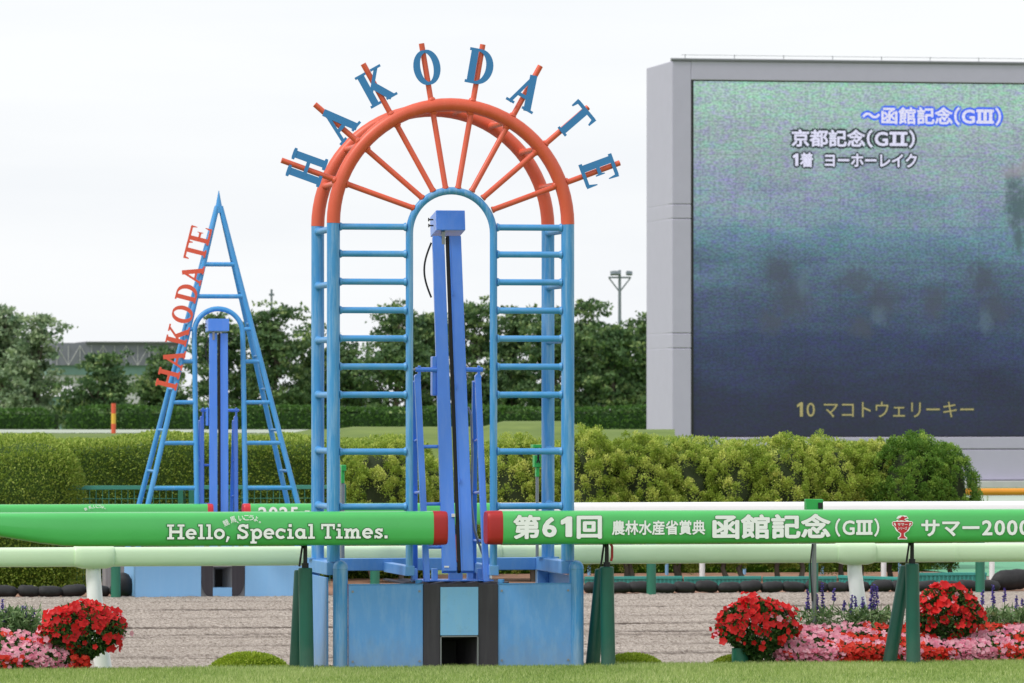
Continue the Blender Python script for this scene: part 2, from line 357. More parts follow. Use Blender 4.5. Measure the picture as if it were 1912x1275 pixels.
SLAB = {
 'H': ([([(.2, 0), (.2, 1)], W1), ([(.8, 0), (.8, 1)], W1), ([(.2, .5), (.8, .5)], W1)] + [([(x - .2, y), (x + .2, y)], .14) for x in (.2, .8) for y in (.07, .93)], 1.06),
 'e': ([(arc(.33, .35, .24, .27, 0, 318, 24), W1), ([(.1, .35), (.64, .35)], .12)], .70),
 'l': ([([(.22, 0), (.22, 1)], W1), ([(.04, .93), (.22, .93)], .14), ([(.03, .07), (.42, .07)], .14)], .47),
 'o': ([(arc(.33, .35, .24, .27, 0, 360, 28), W1)], .70),
 ',': ([([(.16, .17), (.04, -.2)], [.19, .10])], .36),
 'S': ([([(.56, .74), (.50, .87), (.34, .925), (.18, .87), (.12, .74), (.2, .62), (.36, .54), (.52, .44), (.58, .28), (.50, .13), (.33, .075), (.16, .13), (.10, .28)], W1), ([(.60, 1.0), (.60, .70)], .12), ([(.06, .0), (.06, .32)], .12)], .74),
 'p': ([([(.2, -.30), (.2, .62)], W1), (arc(.42, .35, .22, .27, 0, 360, 28), W1), ([(.03, .61), (.2, .61)], .14), ([(.03, -.24), (.4, -.24)], .14)], .78),
 'c': ([(arc(.33, .35, .24, .27, 42, 318, 22), W1), ([(.55, .64), (.55, .44)], .11)], .66),
 'i': ([([(.22, 0), (.22, .66)], W1), ([(.04, .61), (.22, .61)], .14), ([(.03, .07), (.42, .07)], .14), ([(.21, .8), (.21, 1.0)], .21)], .47),
 'a': ([(arc(.32, .35, .22, .27, 0, 360, 28), W1), ([(.54, .66), (.54, 0)], W1), ([(.54, .07), (.72, .07)], .14)], .76),
 'T': ([([(.42, 0), (.42, 1)], W1), ([(.02, .92), (.82, .92)], .16), ([(.08, 1.0), (.08, .64)], .13), ([(.76, 1.0), (.76, .64)], .13), ([(.24, .07), (.60, .07)], .14)], .86),
 'm': ([([(.2, 0), (.2, .66)], W1), ([(.03, .61), (.2, .61)], .14), ([(.22, .42), (.30, .56), (.42, .6), (.51, .5), (.52, 0)], W1), ([(.54, .42), (.62, .56), (.74, .6), (.83, .5), (.84, 0)], W1)] + [([(x - .14, .065), (x + .15, .065)], .13) for x in (.19, .53, .86)], 1.08),
 's': ([([(.44, .50), (.36, .60), (.24, .61), (.14, .54), (.15, .43), (.28, .36), (.40, .28), (.45, .18), (.36, .08), (.24, .07), (.12, .17)], .15), ([(.47, .68), (.47, .46)], .1), ([(.07, 0), (.07, .22)], .1)], .56),
 '.': ([([(.15, 0), (.15, .2)], .21)], .32), ' ': ([], .30)}
def glyph_mesh(mb, g, font, org, ex, ey, nn, sc, t, sx=1.0, extra=0.0, back=0.0):
    for k, (pts, wd) in enumerate(font[g][0]): strip(mb, pts, wd, org, ex, ey, nn, sc, t, back + 0.00035 * k, sx, extra)
def dummy(): pass

GLYPHS = {}
def glyph_data(ch):
    """outline mesh of one character in em units, from Blender's own font"""
    if ch in GLYPHS: return GLYPHS[ch]
    if ch in 'ⅡⅢ':
        V, F = [], []
        def q(x0, x1, y0, y1):
            b = len(V); V.extend([(x0, y0), (x1, y0), (x1, y1), (x0, y1)]); F.append((b, b + 1, b + 2, b + 3))
        q(.04, .96, 0, .11); q(.04, .96, .65, .76)
        for c in ((.28, .72) if ch == 'Ⅱ' else (.19, .5, .81)): q(c - .065, c + .065, .11, .65)
        GLYPHS[ch] = (np.array(V), F, 1.0); return GLYPHS[ch]
    if ch == '1':
        GLYPHS[ch] = (np.array([(.30, 0), (.47, 0), (.47, .77), (.34, .77), (.13, .63), (.13, .50), (.30, .58)]), [tuple(range(7))], .62); return GLYPHS[ch]
    c = bpy.data.curves.new('text', 'FONT'); c.body = ch; c.size = 1.0; c.resolution_u = 3; c.fill_mode = 'FRONT'
    o = bpy.data.objects.new('text', c); COL.objects.link(o)
    dg = bpy.context.evaluated_depsgraph_get(); dg.update()
    me = bpy.data.meshes.new_from_object(o.evaluated_get(dg)); bpy.data.objects.remove(o)
    n = len(me.vertices); V = np.zeros(n * 3, dtype=np.float32); me.vertices.foreach_get('co', V); V = V.reshape(-1, 3)[:, :2].astype(float)
    F = [tuple(p.vertices) for p in me.polygons]; bpy.data.meshes.remove(me)
    adv = 1.0 if ord(ch) > 255 else .62
    if ch in 'G': adv = .85
    if ch in '（）': adv = .44; V[:, 0] -= (V[:, 0].min() - .10)
    if ch == ' ': adv = .35
    if ord(ch) < 256 and n: V = V * 1.08; V[:, 0] += (adv - V[:, 0].max() - V[:, 0].min()) / 2
    GLYPHS[ch] = (V, F, adv); return GLYPHS[ch]
def text_on(name, s, org, ex, ey, nn, width, height, mat, parent, off=0.02, push=0.0, box=None):
    """flat print, one mesh per character, fitted into width x height at org (lower left); off = stroke weight added in em"""
    items = []; x = 0
    for ch in s:
        V, F, adv = glyph_data(ch)
        if len(V): items.append((V + np.array([x, 0]), F))
        x += adv
    A = np.concatenate([v for v, f in items]); bx = box or (A.min(0), A.max(0)); lo, hi = bx
    base = np.array(WL[parent.name][:]) if parent else np.zeros(3)
    E = np.array([ex[:], ey[:], nn[:]]); sc = np.array([width, height]) / np.maximum(hi - lo, 1e-6)
    offs = [(0, 0)] if off < .004 else [(0, 0)] + [(off * math.cos(a * PI / 4), off * math.sin(a * PI / 4)) for a in range(8)]
    for V, F in items:
        VV, FF = [], []
        for j, (dx, dy) in enumerate(offs):
            q = (V + np.array([dx, dy]) - lo) * sc
            W = np.array(org[:]) - base + np.outer(q[:, 0], E[0]) + np.outer(q[:, 1], E[1]) + E[2] * (push + .00012 * j)
            FF += [tuple(i + len(V) * j for i in f) for f in F]; VV.append(W)
        me = bpy.data.meshes.new(name); me.from_pydata(np.concatenate(VV).tolist(), [], FF); me.update(); me.materials.append(mat)
        link(name, me, parent)
    return None, bx

UX, UY, UZ = Vector((1, 0, 0)), Vector((0, 1, 0)), Vector((0, 0, 1))
FRONT = Vector((0, -1, 0))

# ================================================================ THE SETTING
def sheet(name, pts, mat, kind='structure'):
    mb = MB(); mb.add(pts, [tuple(range(len(pts)))]); o = mb.build(name, mat); o['kind'] = kind; return o
# wide ground
ZG = -0.262
sheet('ground', [(-3000, -400, ZG - .02), (3000, -400, ZG - .02), (3000, 4000, ZG - .02), (-3000, 4000, ZG - .02)], M['turf'])
# home turf with its edge falling to the dirt
CR = 0.2
mb = MB(); xs = (-40, 60)
prof = [(-60, 0.0), (-6, 0.0), (CR, 0.0), (CR + .35, -.06), (CR + 1.3, -.27)]
mb.add([(x, y, z) for x in xs for y, z in prof], [(i, i + 1, i + 6, i + 5) for i in range(4)])
o = mb.build('home_turf', M['turf']); o['kind'] = 'structure'
# dirt track with harrow furrows as relief and as darker lines in the colour
def build_dirt():
    x0, x1, y0, y1 = -7.2, 9.2, 1.35, 23.1
    nx, ny = 410, 620
    X = np.linspace(x0, x1, nx); Y = np.linspace(y0, y1, ny)
    gx, gy = np.meshgrid(X, Y)
    base = RNG.normal(0, 1, (ny, nx))
    def smooth(a, kx, ky):
        for _ in range(2):
            if kx > 1: a = sum(np.roll(a, i, 1) for i in range(-kx, kx + 1)) / (2 * kx + 1)
            if ky > 1: a = sum(np.roll(a, i, 0) for i in range(-ky, ky + 1)) / (2 * ky + 1)
        return a
    a = smooth(base, 3, 0); a /= a.std(); b = smooth(RNG.normal(0, 1, (ny, nx)), 12, 2); b /= b.std(); c = RNG.normal(0, 1, (ny, nx))
    rows = np.zeros_like(gy); furrow = np.zeros_like(gy)
    for yk, am in ((4.6, .5), (7.5, 1.0), (9.6, .5), (11.6, .75), (12.1, .9), (13.9, 1.0), (16.3, .45), (18.7, 1.0), (21.0, .4)):
        pass; wob = smooth(RNG.normal(0, 1, (1, nx)), 25, 0); wob = wob / wob.std() * .12
        furrow += np.exp(-((gy - yk - .08 - wob) / 0.13) ** 2) * am
        rows += -0.014 * am * np.exp(-((gy - yk - wob) / 0.10) ** 2) + am * 0.010 * np.exp(-((gy - yk - .26 - wob) / 0.13) ** 2)
    Z = -0.25 + 0.0035 * a + 0.0012 * b + 0.004 * c + rows
    V = np.stack([gx, gy, Z], -1).reshape(-1, 3)
    i = (np.arange(ny - 1)[:, None] * nx + np.arange(nx - 1)[None, :]).ravel()
    F = np.stack([i, i + 1, i + nx + 1, i + nx], 1)
    me = mesh_np('dirt_track', V, F, M['dirt']); br_ = smooth(RNG.normal(0, 1, (ny, nx)), 9, 0); br_ = np.clip(.5 + .5 * br_ / br_.std(), 0, 1)
    at = me.attributes.new('furrow', 'FLOAT', 'POINT'); at.data.foreach_set('value', np.clip(furrow * (.12 + .88 * br_), 0, 1).ravel().astype(np.float32))
    o = link('dirt_track', me); o['kind'] = 'structure'
    for nm, (a0, a1) in (('dirt_track', (-60, x0 + .01)), ('dirt_track', (x1 - .01, 80))):
        sheet(nm, [(a0, y0, -.25), (a1, y0, -.25), (a1, y1, -.25), (a0, y1, -.25)], M['dirt'])
build_dirt()
# planting strip, path and matting beyond the dirt
XP = ux(1846, 26)
sheet('mulch_bed', [(-3.0, 23.3, -.256), (XP, 23.3, -.256), (XP + .8, 31, -.256), (-3.0, 31, -.256)], M['redearth'])
sheet('gravel_path', [(XP, 23.3, -.250), (60, 23.3, -.250), (60, 28.6, -.250), (XP, 28.6, -.250)], M['pinkpath'])
sheet('green_matting', [(XP + .6, 28.7, -.246), (60, 28.7, -.246), (60, 38, -.246), (XP + .6, 38, -.246)], M['greenmat'])
# infield mound
def mound():
    rings = []
    for px in range(-300, 1300, 40):
        D = 118; h = 814
        if px > 560: h = 806
        if px > 640: h = 801
        if 900 < px < 1080: h = 790
        if px > 1080: h = 806
        c = PD(px, h, D); back = PD(px, h, D + 16)
        f = PD(px, h, D - 9)
        rings.append([(f.x, f.y, -.3), (f.x + (c.x - f.x) * .55, f.y + (c.y - f.y) * .55, c.z * .72), (c.x, c.y, c.z), (c.x + (back.x - c.x) * .3, c.y + (back.y - c.y) * .3, c.z + .03), (back.x, back.y, c.z * .8), (back.x + 2, back.y + 8, -.3)])
    mb = MB(); n = 6
    vs = [p for r in rings for p in r]
    mb.add(vs, [(i * n + k, i * n + k + 1, (i + 1) * n + k + 1, (i + 1) * n + k) for i in range(len(rings) - 1) for k in range(n - 1)], True)
    o = mb.build('grass_mound', M['lightgrass'], sharp=80); o['kind'] = 'structure'
mound()

# lawn blades on the near turf
def lawn():
    n = 170000
    P = np.stack([RNG.uniform(-6.5, 6.5, n), CR + .12 - np.abs(RNG.gamma(1.6, 1.0, n)) , np.zeros(n)], 1)
    P[:, 2] = np.where(P[:, 1] > CR, -(P[:, 1] - CR) * .17, 0)
    lean = RNG.normal(0, .45, (n, 3)); lean[:, 2] = 1; lean = unit(lean)
    patch = 0.5 + 0.5 * np.sin(P[:, 0] * 3.1 + 1.3 * np.sin(P[:, 1] * 2.2)) * np.cos(P[:, 0] * 1.3 + 2)
    h = RNG.uniform(.018, .036, (n, 1)) * (0.85 + 0.3 * patch[:, None]); wv = RNG.normal(0, 1, (n, 3)); wv[:, 2] = 0; wv = unit(wv) * 0.0028
    V = np.stack([P - wv, P + wv, P + lean * h], 1).reshape(-1, 3); F = np.arange(3 * n).reshape(n, 3)
    o = link('lawn_grass', mesh_np('lawn_grass', V, F, M['grass'], tint=np.clip(RNG.normal(.45, .22, n) + .2 * patch, 0, 1)))
    tag(o, 'short mown lawn grass along the bottom edge of the picture', 'grass', kind='stuff')
lawn()

# ================================================================ FINISH ARCH (front)
VA = 0.14                       # plane of the front frame
DEPTH = 0.80
S0 = 42.5 / FPX
def A2(px, py, v=VA):
    return PV(px, py, v)
def arch_struct():
    base = Vector((ux(841, VA), VA, 0))
    r = thing('finish_arch', base, 'tall blue and orange tubular finish arch with a sunburst of spokes carrying blue letters', 'arch')
    # four columns and two orange arches; the frame is symmetric about its axis
    c = A2(841, 417.5); xl = A2(622.5, 417).x; xr = A2(1060, 417).x
    cx = (xl + xr) / 2; R = (xr - xl) / 2; zs = c.z; RC = 0.050; zb = 0.80
    for v in (VA, VA + DEPTH):
        for x in (xl, xr):
            MB().tube([(x, v, zb), (x, v, zs)], RC, 24).build('column', M['blue'], r)
        pts = [(cx + R * math.cos(PI * i / 40), v, zs + R * math.sin(PI * i / 40)) for i in range(41)]
        MB().tube(pts, RC + .0015, 24).build('orange_arch', M['orange'], r, sharp=60)
    # inner arch
    ixl, ixr = A2(764.5, 430).x, A2(921.5, 430).x; ic = (ixl + ixr) / 2; ir = (ixr - ixl) / 2
    zt = A2(841, 356).z; iz = zt - ir
    pts = [(ixl, VA, A2(764, 1068).z)] + [(ixl, VA, iz)] + [(ic - ir * math.cos(PI * i / 28), VA, iz + ir * math.sin(PI * i / 28)) for i in range(1, 28)] + [(ixr, VA, iz), (ixr, VA, A2(921, 1068).z)]
    MB().tube(pts, 0.0285, 18).build('inner_arch', M['blue'], r, sharp=60)
    def rung(a, b, rad, mat='blue_rung', name='rung'):
        a, b = Vector(a), Vector(b); d = (b - a).normalized()
        MB().tube([a, a + d * .012, a + d * .02, b - d * .02, b - d * .012, b], [rad * 1.4, rad * 1.24, rad, rad, rad * 1.24, rad * 1.4], 14).build(name, M[mat], r)
    for y in (424, 474.5, 526.5, 579.5, 632, 684.5, 737, 843, 945.5):
        z = A2(841, y).z
        rung((xl + RC * .96, VA, z), (ixl - .027, VA, z), .0245)
        rung((ixr + .027, VA, z), (xr - RC * .96, VA, z), .0245)
    for y in (428, 531, 634, 737, 842, 946):
        z = A2(841, y).z
        for x in (xl, xr): rung((x, VA + RC * .96, z), (x, VA + DEPTH - RC * .96, z), .0245, name='side_rung')
    # spokes and letters
    outer = [(525.6, 299), (587.8, 194.6), (678, 119), (787, 81), (901.5, 83), (1009, 123), (1098, 200), (1157, 304)]
    inner = [(772.7, 388.6), (789, 370), (809, 357), (832, 352), (855, 352), (880.6, 357), (901, 370), (919, 392)]
    lett = [(572, 313), (630, 229), (701, 161), (796, 126), (895, 125), (983, 171), (1071, 226), (1117, 319)]
    for k, ch in enumerate('HAKODATE'):
        a = A2(*outer[k]); b = A2(*inner[k])
        d = (a - b).normalized()
        # cut where it meets the big arch so that tubes weld instead of crossing
        MB().tube([b, b + d * .012, b + d * .02, a], [.026, .025, .0215, .0215], 16).build('spoke', M['orange'], r)
        hit = None
        for ang in range(0, 181):
            p = Vector((cx + R * math.cos(math.radians(ang)), VA, zs + R * math.sin(math.radians(ang))))
            q = (p - b); dist = (q - d * q.dot(d)).length
            if q.dot(d) > 0 and (hit is None or dist < hit[0]): hit = (dist, p)
        p = hit[1]
        for sg in (-1, 1):
            w0 = p + d * sg * (RC - .004); MB().tube([w0, w0 + d * sg * .012, w0 + d * sg * .02], [.031, .0275, .0218], 16).build('weld_bead', M['orange'], r)
        rung((p.x, VA + RC * .9, p.z), (p.x, VA + DEPTH - RC * .9, p.z), .022, 'orange', 'arch_tie')
        # letter stands on the front of the spoke
        lc = A2(*lett[k]); ey = d; ex = ey.cross(Vector((0, 1, 0))).normalized()
        if ex.dot(UX) < 0 and abs(ex.x) > .05: ex = -ex
        ex = Vector((ey.z, 0, -ey.x))
        h = .265; wd = SERIF[ch][1] * h * .88
        org = lc - ey * h / 2 - ex * wd / 2 + FRONT * .0235
        m = MB(); glyph_mesh(m, ch, SERIF, org, ex, ey, FRONT, h, .007, sx=.88); m.build('letter', M['letter_blue'], r)
    # steel frame under the columns
    fz0, fz1 = .70, .795
    bl, br = xl - .055, xr + .055
    MB().box(bl, bl + .11, 0.10, 1.24, fz0, fz1 + .002).build('frame_beam', M['panel'], r, bevel=.004)
    MB().box(br - .11, br, 0.10, 1.24, fz0, fz1 + .002).build('frame_beam', M['panel'], r, bevel=.004)
    MB().box(bl + .11, br - .11, 1.15, 1.24, fz0, fz1).build('frame_beam', M['panel'], r, bevel=.004)
    for x in (ixl, ixr):
        sgn = -1 if x == ixl else 1
        MB().box(x - .035 + sgn * .0, x + .035, VA - .03, 1.15, fz0 - .01, fz0 + .065).build('foot_beam', M['panel'], r, bevel=.004)
    # back columns' feet posts
    for x in (bl + .055, br - .055):
        MB().box(x - .045, x + .045, 1.14, 1.23, -.3, fz0).build('frame_leg', M['panel'], r, bevel=.004)
        MB().box(x - .075, x + .075, VA + DEPTH - .075, VA + DEPTH + .075, fz1 + .002, fz1 + .012).build('foot_plate', M['blue'], r)
    # corner posts with domed tops
    for px in (635.5, 1076):
        x = ux(px, .03); rp = .056; zt = zz(px, 1046, .03)
        pts, rs = [(x, .03, -.1), (x, .03, zt - rp - .012), (x, .03, zt - rp - .010), (x, .03, zt - rp - .004), (x, .03, zt - rp)], [rp, rp, rp + .002, rp + .002, rp]
        for i in range(1, 9):
            an = PI / 2 * i / 8; pts.append((x, .03, zt - rp + rp * math.sin(an))); rs.append(max(rp * math.cos(an), .001))
        MB().tube(pts, rs, 24).build('corner_post', M['blue'], r)
    # base panels
    zt = zz(841, 1091, 0.0); pxs = (651, 790.5, 929.5, 1068)
    X = [ux(p, 0.0) for p in pxs]
    for a, b in ((X[0], X[1] - .002), (X[2] + .002, X[3])):
        MB().box(a, b, 0.0, .03, -.06, zt).build('front_panel', M['panel'], r, bevel=.004)
        MB().box(a, b, -.004, .034, zt, zt + .006).build('panel_trim', M['blue_rung'], r)
    for s, x in ((-1, xl - .06), (1, xr + .045)):
        MB().box(x, x + .015, .09, 1.2, -.32, fz0 - .018).build('side_panel', M['panel'], r, bevel=.003)
    for xx in (X[0] + .03, X[1] - .03, X[2] + .03, X[3] - .03):
        for z_ in (.05, zt - .05): MB().tube([(xx, -.001, z_), (xx, -.006, z_)], .009, 10).build('panel_screw', M['steel'], r)
    # black block in the middle with its window
    xa, xb = ux(822, -.01), ux(893, -.01); zo = zz(850, 1186, -.01); zc = zz(850, 1096, -.01)
    MB().box(X[1], xa, -.01, .5, -.06, zt + .002).build('black_pillar', M['grey_black'], r, bevel=.003)
    MB().box(xb, X[2], -.01, .5, -.06, zt + .002).build('black_pillar', M['grey_black'], r, bevel=.003)
    MB().box(xa, xb, -.008, .5, zo, zt + .002).build('black_lintel', M['grey_black'], r, bevel=.003)
    MB().box(xa + .001, xb - .001, -.016, -.0085, zo, zc).build('cyan_plate', M['cyan'], r, bevel=.001)
    # window reveal: steel edge and tapering hood
    for xx in (xa, xb - .008): MB().box(xx, xx + .008, -.019, .02, -.06, zo - .004).build('window_edge', M['steel'], r)
    MB().box(xa, xb, -.019, .02, zo - .012, zo - .004).build('window_edge', M['steel'], r)
    m = MB(); xm0, xm1 = xa + .055, xb - .095; zi = zo - .06
    m.add([(xa + .008, .02, -.06), (xa + .008, .02, zo - .012), (xm0, .42, zi), (xm0, .42, -.06)], [(0, 1, 2, 3)])
    m.add([(xb - .008, .02, -.06), (xb - .008, .02, zo - .012), (xm1, .42, zi), (xm1, .42, -.06)], [(3, 2, 1, 0)])
    m.add([(xa + .008, .02, zo - .012), (xb - .008, .02, zo - .012), (xm1, .42, zi), (xm0, .42, zi)], [(0, 1, 2, 3)])
    m.build('window_hood', M['grey_black'], r)
    MB().box(xa, xb, .42, .43, -.06, zo).build('window_back', M['slot'], r)
    # dark deck over the block, corrugated
    m = MB(); x0, x1 = ux(742, .3), ux(938, .3); n = 30
    rr = [[Vector((x0 + (x1 - x0) * i / n, y, zt + .012 + .006 * math.sin(i * 1.3))) for i in range(n + 1)] + [Vector((x1, y, zt + .003)), Vector((x0, y, zt + .003))] for y in (.02, 1.0)]
    m.loft(rr, smooth=False); m.build('deck', M['grey_black'], r)
    for px in (783, 937):
        x = ux(px, .03); MB().tube([(x, .06, zt), (x, .06, zt + .035)], .025, 14).build('bolt_cap', M['blue_rung'], r)
    return zt
ZT = arch_struct()

# ---------------------------------------------------------------- judging mirror stand
def mirror(name, v, pts, label, front=True):
    """pts: pixel measures of the box, posts and support frame"""
    (bx0, bx1, by0, by1), (lb0, lb1, rb0, rb1, yb), (lt0, lt1, rt0, rt1, yt), (sl, sr, ys, yf, slb, srb), tilt = pts
    base = Vector((ux((lb0 + rb1) / 2, v), v, 0))
    r = thing(name, base, label, 'camera mast')
    vt = v + tilt
    def P(px, py, f): return PV(px, py, v + tilt * f)
    dpt = .04
    def post(b0, b1, t0, t1, nm, mat, y0=yb, y1=yt, push=0, d=dpt):
        m = MB(); rings = []
        for f, a, b, y in ((0, b0, b1, y0), (1, t0, t1, y1)):
            p, q = P(a, y, f), P(b, y, f)
            rings.append([Vector((p.x, p.y + push, p.z)), Vector((q.x, q.y + push, q.z)), Vector((q.x, q.y + push + d, q.z - .02)), Vector((p.x, p.y + push + d, p.z - .02))])
        m.loft(rings, smooth=False); return m.build(nm, mat, r, bevel=.004)
    post(lb0, lb1, lt0, lt1, 'mast_post', M['royal']); post(rb0, rb1, rt0, rt1, 'mast_post', M['royal'])
    w3 = (rb0 - lb1); w4 = (rt0 - lt1)
    post(lb1 + w3 * .30, rb0 - .01, lt1 + w4 * .36, rt0 - .01, 'black_slot', M['slot'], push=.0, d=.035)
    # hinge strip along the right post
    post(rb0 + 1.0, rb0 + 2.2, rt0 + 1.0, rt0 + 2.2, 'hinge_strip', M['royal'], push=-.006, d=.007)
    def mix(a, b, f): return a + (b - a) * f
    if front:
        for f in (.27, .55, .83):
            px = mix(rb0, rt0, f) + 2.5; py = mix(yb, yt, f); p = P(px, py, f)
            MB().tube([(p.x, p.y - .012, p.z - .018), (p.x, p.y - .012, p.z + .018)], .007, 8).build('hinge', M['royal'], r)
        post(lb1 + 1, lb1 + 6, mix(lb1, lt1, .14) + 1, mix(lb1, lt1, .14) + 6, 'red_strip', M['red_cap'], y0=1046, y1=998, push=.02, d=.02)
        p = P(846, 962, .15); MB().box(p.x - .012, p.x + .012, p.y - .02, p.y + .05, p.z - .012, p.z + .012).build('sensor_knob', M['white_paint'], r)
        p = P(834, 1058, .01); MB().box(p.x - .018, p.x + .018, p.y - .004, p.y - .0005, p.z - .006, p.z + .006).build('sticker', M['white_print'], r)
        m = MB(); a = P(lb1 + 1.5, 700, .6); b = P(lb1 - 12, 480, .92)
        m.tube([(a.x, a.y + .09, a.z), (b.x, b.y + .09, b.z)], .010, 8); m.build('inner_rod', M['white_paint'], r)
    # head box, tipped back with the mast
    f1 = P(bx0, by0, 1); f2 = P(bx1, by1, 1); wbx = f2.x - f1.x; hb = f1.z - f2.z; L = .28
    tl = math.atan2(tilt, max(P(0, yt, 1).z - P(0, yb, 0).z, .1)); ca, sa = math.cos(tl), math.sin(tl)
    Mx = Matrix.Translation((f1.x, f1.y - .05, f2.z)) @ Matrix.Rotation(-tl * 1.0, 4, 'X')
    hd = MB().box(0, wbx, 0, L, 0, hb, Mx).build('head_box', M['royal'], r, bevel=.004)
    for zf in (.3, .6):
        q = Mx @ Vector((-.012, .06, hb * zf)); e = Mx @ Vector((-.045, .06, hb * zf))
        MB().tube([q, e], .006, 8).tube([e, e + (e - q) * .2], .014, 8).build('bolt', M['black'], hd)
    q = Mx @ Vector((wbx * .27, .06, 0)); MB().box(q.x - .013, q.x + .013, q.y - .02, q.y + .02, q.z - .10, q.z - .001).build('bracket', M['steel'], hd)
    # cable hanging on the left side
    a = P(lt0 + 3, yt + (yb - yt) * .02, .98); m = MB(); pts2 = []
    cs = 1.0 if front else .75
    for i in range(15):
        u = i / 14; pts2.append((a.x - .010 - .055 * cs * math.sin(u * PI) - .0 , a.y + .08, a.z - .42 * cs * u))
    m.tube(pts2, .0075, 8).build('cable', M['black'], r)
    # pivot box on the left and cross pins
    p = P(mix(lb0, lt0, .58) - 3, ys + 12, .58); s = .7 if not front else 1
    MB().box(p.x - .018 * s, p.x + .016 * s, p.y + .02, p.y + .12, p.z - .15 * s, p.z + .15 * s).build('pivot_box', M['royal'], r, bevel=.008)
    # support frame: two ladders of flat bars
    vs_ = v + .06
    for sp, sb, off in ((sl, slb, -1), (sr, srb, 1)):
        top = PV(sp, ys + 14, vs_ + .18); bot = PV(sb, yf, vs_ - .02)
        MB().bar(top, bot, .046, .05).build('support_leg', M['royal'], r, bevel=.006)
        pad = Vector((top.x, top.y, top.z)); MB().tube([pad + Vector((0, -.026, 0)), pad + Vector((0, .026, 0))], .0235, 14).build('leg_head', M['royal'], r)
        btop = top + Vector((-.012, .06, -.03)); bbot = Vector((bot.x + .015, .62 + vs_, bot.z))
        MB().bar(btop, bbot, .04, .045).build('support_leg', M['royal'], r, bevel=.006)
        for f in (.30, .56, .8):
            a = top.lerp(bot, f); b = btop.lerp(bbot, f)
            MB().tube([a, b], .012, 8).build('leg_tie', M['royal'], r)
        # lug and axle
        ax = PV(sp + (4 if off < 0 else 2) * (1 if front else .6), ys, vs_ + .2)
        MB().bar((ax.x, ax.y, ax.z + .03), (ax.x, ax.y + .01, ax.z - .09), .022, .03).build('lug', M['royal'], r, bevel=.004)
        q = P((mix(lb0, lt0, .6) if off < 0 else mix(rb1, rt1, .6)), ys, .6)
        MB().tube([(ax.x + .03 * off, ax.y, ax.z), (q.x, ax.y, ax.z)], .018, 12).build('axle', M['royal'], r)
        MB().tube([(ax.x + .05 * off, ax.y, ax.z), (ax.x + .03 * off, ax.y, ax.z)], .010, 8).build('axle_nut', M['steel'], r)
        if off < 0:
            for f in (.34, .62, .83):
                a = top.lerp(bot, f); MB().tube([a, (P(mix(lb0, lt0, 1 - f) + 2, ys, .5).x, a.y + .02, a.z)], .0135, 10).build('brace_rod', M['royal'], r)
    if front:
        # hoses at the right leg and foot plates
        a = PV(885, 800, vs_ + .3); m = MB()
        pts3 = [PV(x, y, vs_ + .25) for x, y in ((874, 760), (880, 775), (882, 850), (880, 940), (886, 990), (896, 1020), (908, 1052), (912, 1075))]
        m.tube(pts3, .010, 8).build('hose', M['steel'], r)
        for px in (774, 812, 878, 896): 
            x = ux(px, .35); MB().box(x - .02, x + .02, .33, .40, ZT, ZT + .11).build('foot_block', M['panel2'], r, bevel=.003)
        MB().box(ux(775, .2), ux(920, .2), .15, .45, ZT + .019, ZT + .028).build('foot_plate', M['royal'], r)
        p = P(853, 1070, 0); MB().box(p.x - .05, p.x + .05, .16, .22, ZT + .03, p.z + .05).build('mast_foot', M['royal'], r)
    return r
mirror('mirror_mast', .13, ((813, 867, 392, 430), (826.5, 853, 861, 885, 1066), (808, 829.5, 838.5, 861, 440), (779, 892, 690, 1087, 797, 908), .42),
       'tall royal blue twin-post mast with a box head inside the orange arch')

# ================================================================ RAILS
def rail_profile(h, d, bulge=.006, n=4):
    """closed ring (y,z) around a padded rail, z from 0 to h"""
    r = min(h, d) * .28; pts = []
    for (cy, cz, a0) in ((-d / 2 + r, r, 180), (d / 2 - r, r, 270), (d / 2 - r, h - r, 0), (-d / 2 + r, h - r, 90)):
        for i in range(n + 1):
            a = math.radians(a0 + 90 * i / n); pts.append((cy + r * math.cos(a), cz + r * math.sin(a)))
    pts.append((-d / 2 - bulge, h * .46))
    return pts
def rail_body(mb, x0, x1, v, z0, h, d, x_taper=None, ends=True):
    prof = rail_profile(h, d); cz = h / 2
    def ring(x, s=1.0, zlo=0): return [Vector((x, v + y * (1 if zlo == 0 else .95) * s, z0 + zlo + (cz + (z - cz) * s) * (h - zlo) / h)) for y, z in prof]
    rings = []
    if x_taper:
        for x, zlo in x_taper: rings.append(ring(x, 1, zlo))
    rings += [ring(x0)] if not x_taper else []
    rings += [ring(x1)]
    mb.loft(rings)
def cap(mb, xa, xb, v, z0, h, d):   # end cap rounding off towards xb
    prof = rail_profile(h, d); cz = h / 2; s = 1 if xb > xa else -1; L = abs(xb - xa)
    rings = [[Vector((xa, v + y * 1.01, z0 + cz + (z - cz) * 1.01)) for y, z in prof]]
    for f, sc in ((.72, 1.01), (.86, .985), (.95, .94), (1.0, .86)):
        rings.append([Vector((xa + s * L * f, v + y * sc, z0 + cz + (z - cz) * (1 + (sc - 1) * .5))) for y, z in prof])
    mb.loft(rings)
VR = -.10; RD = .20
RH = 63 * 42.3 / FPX
RZ = zz(841, 1017.5, VR - RD / 2)
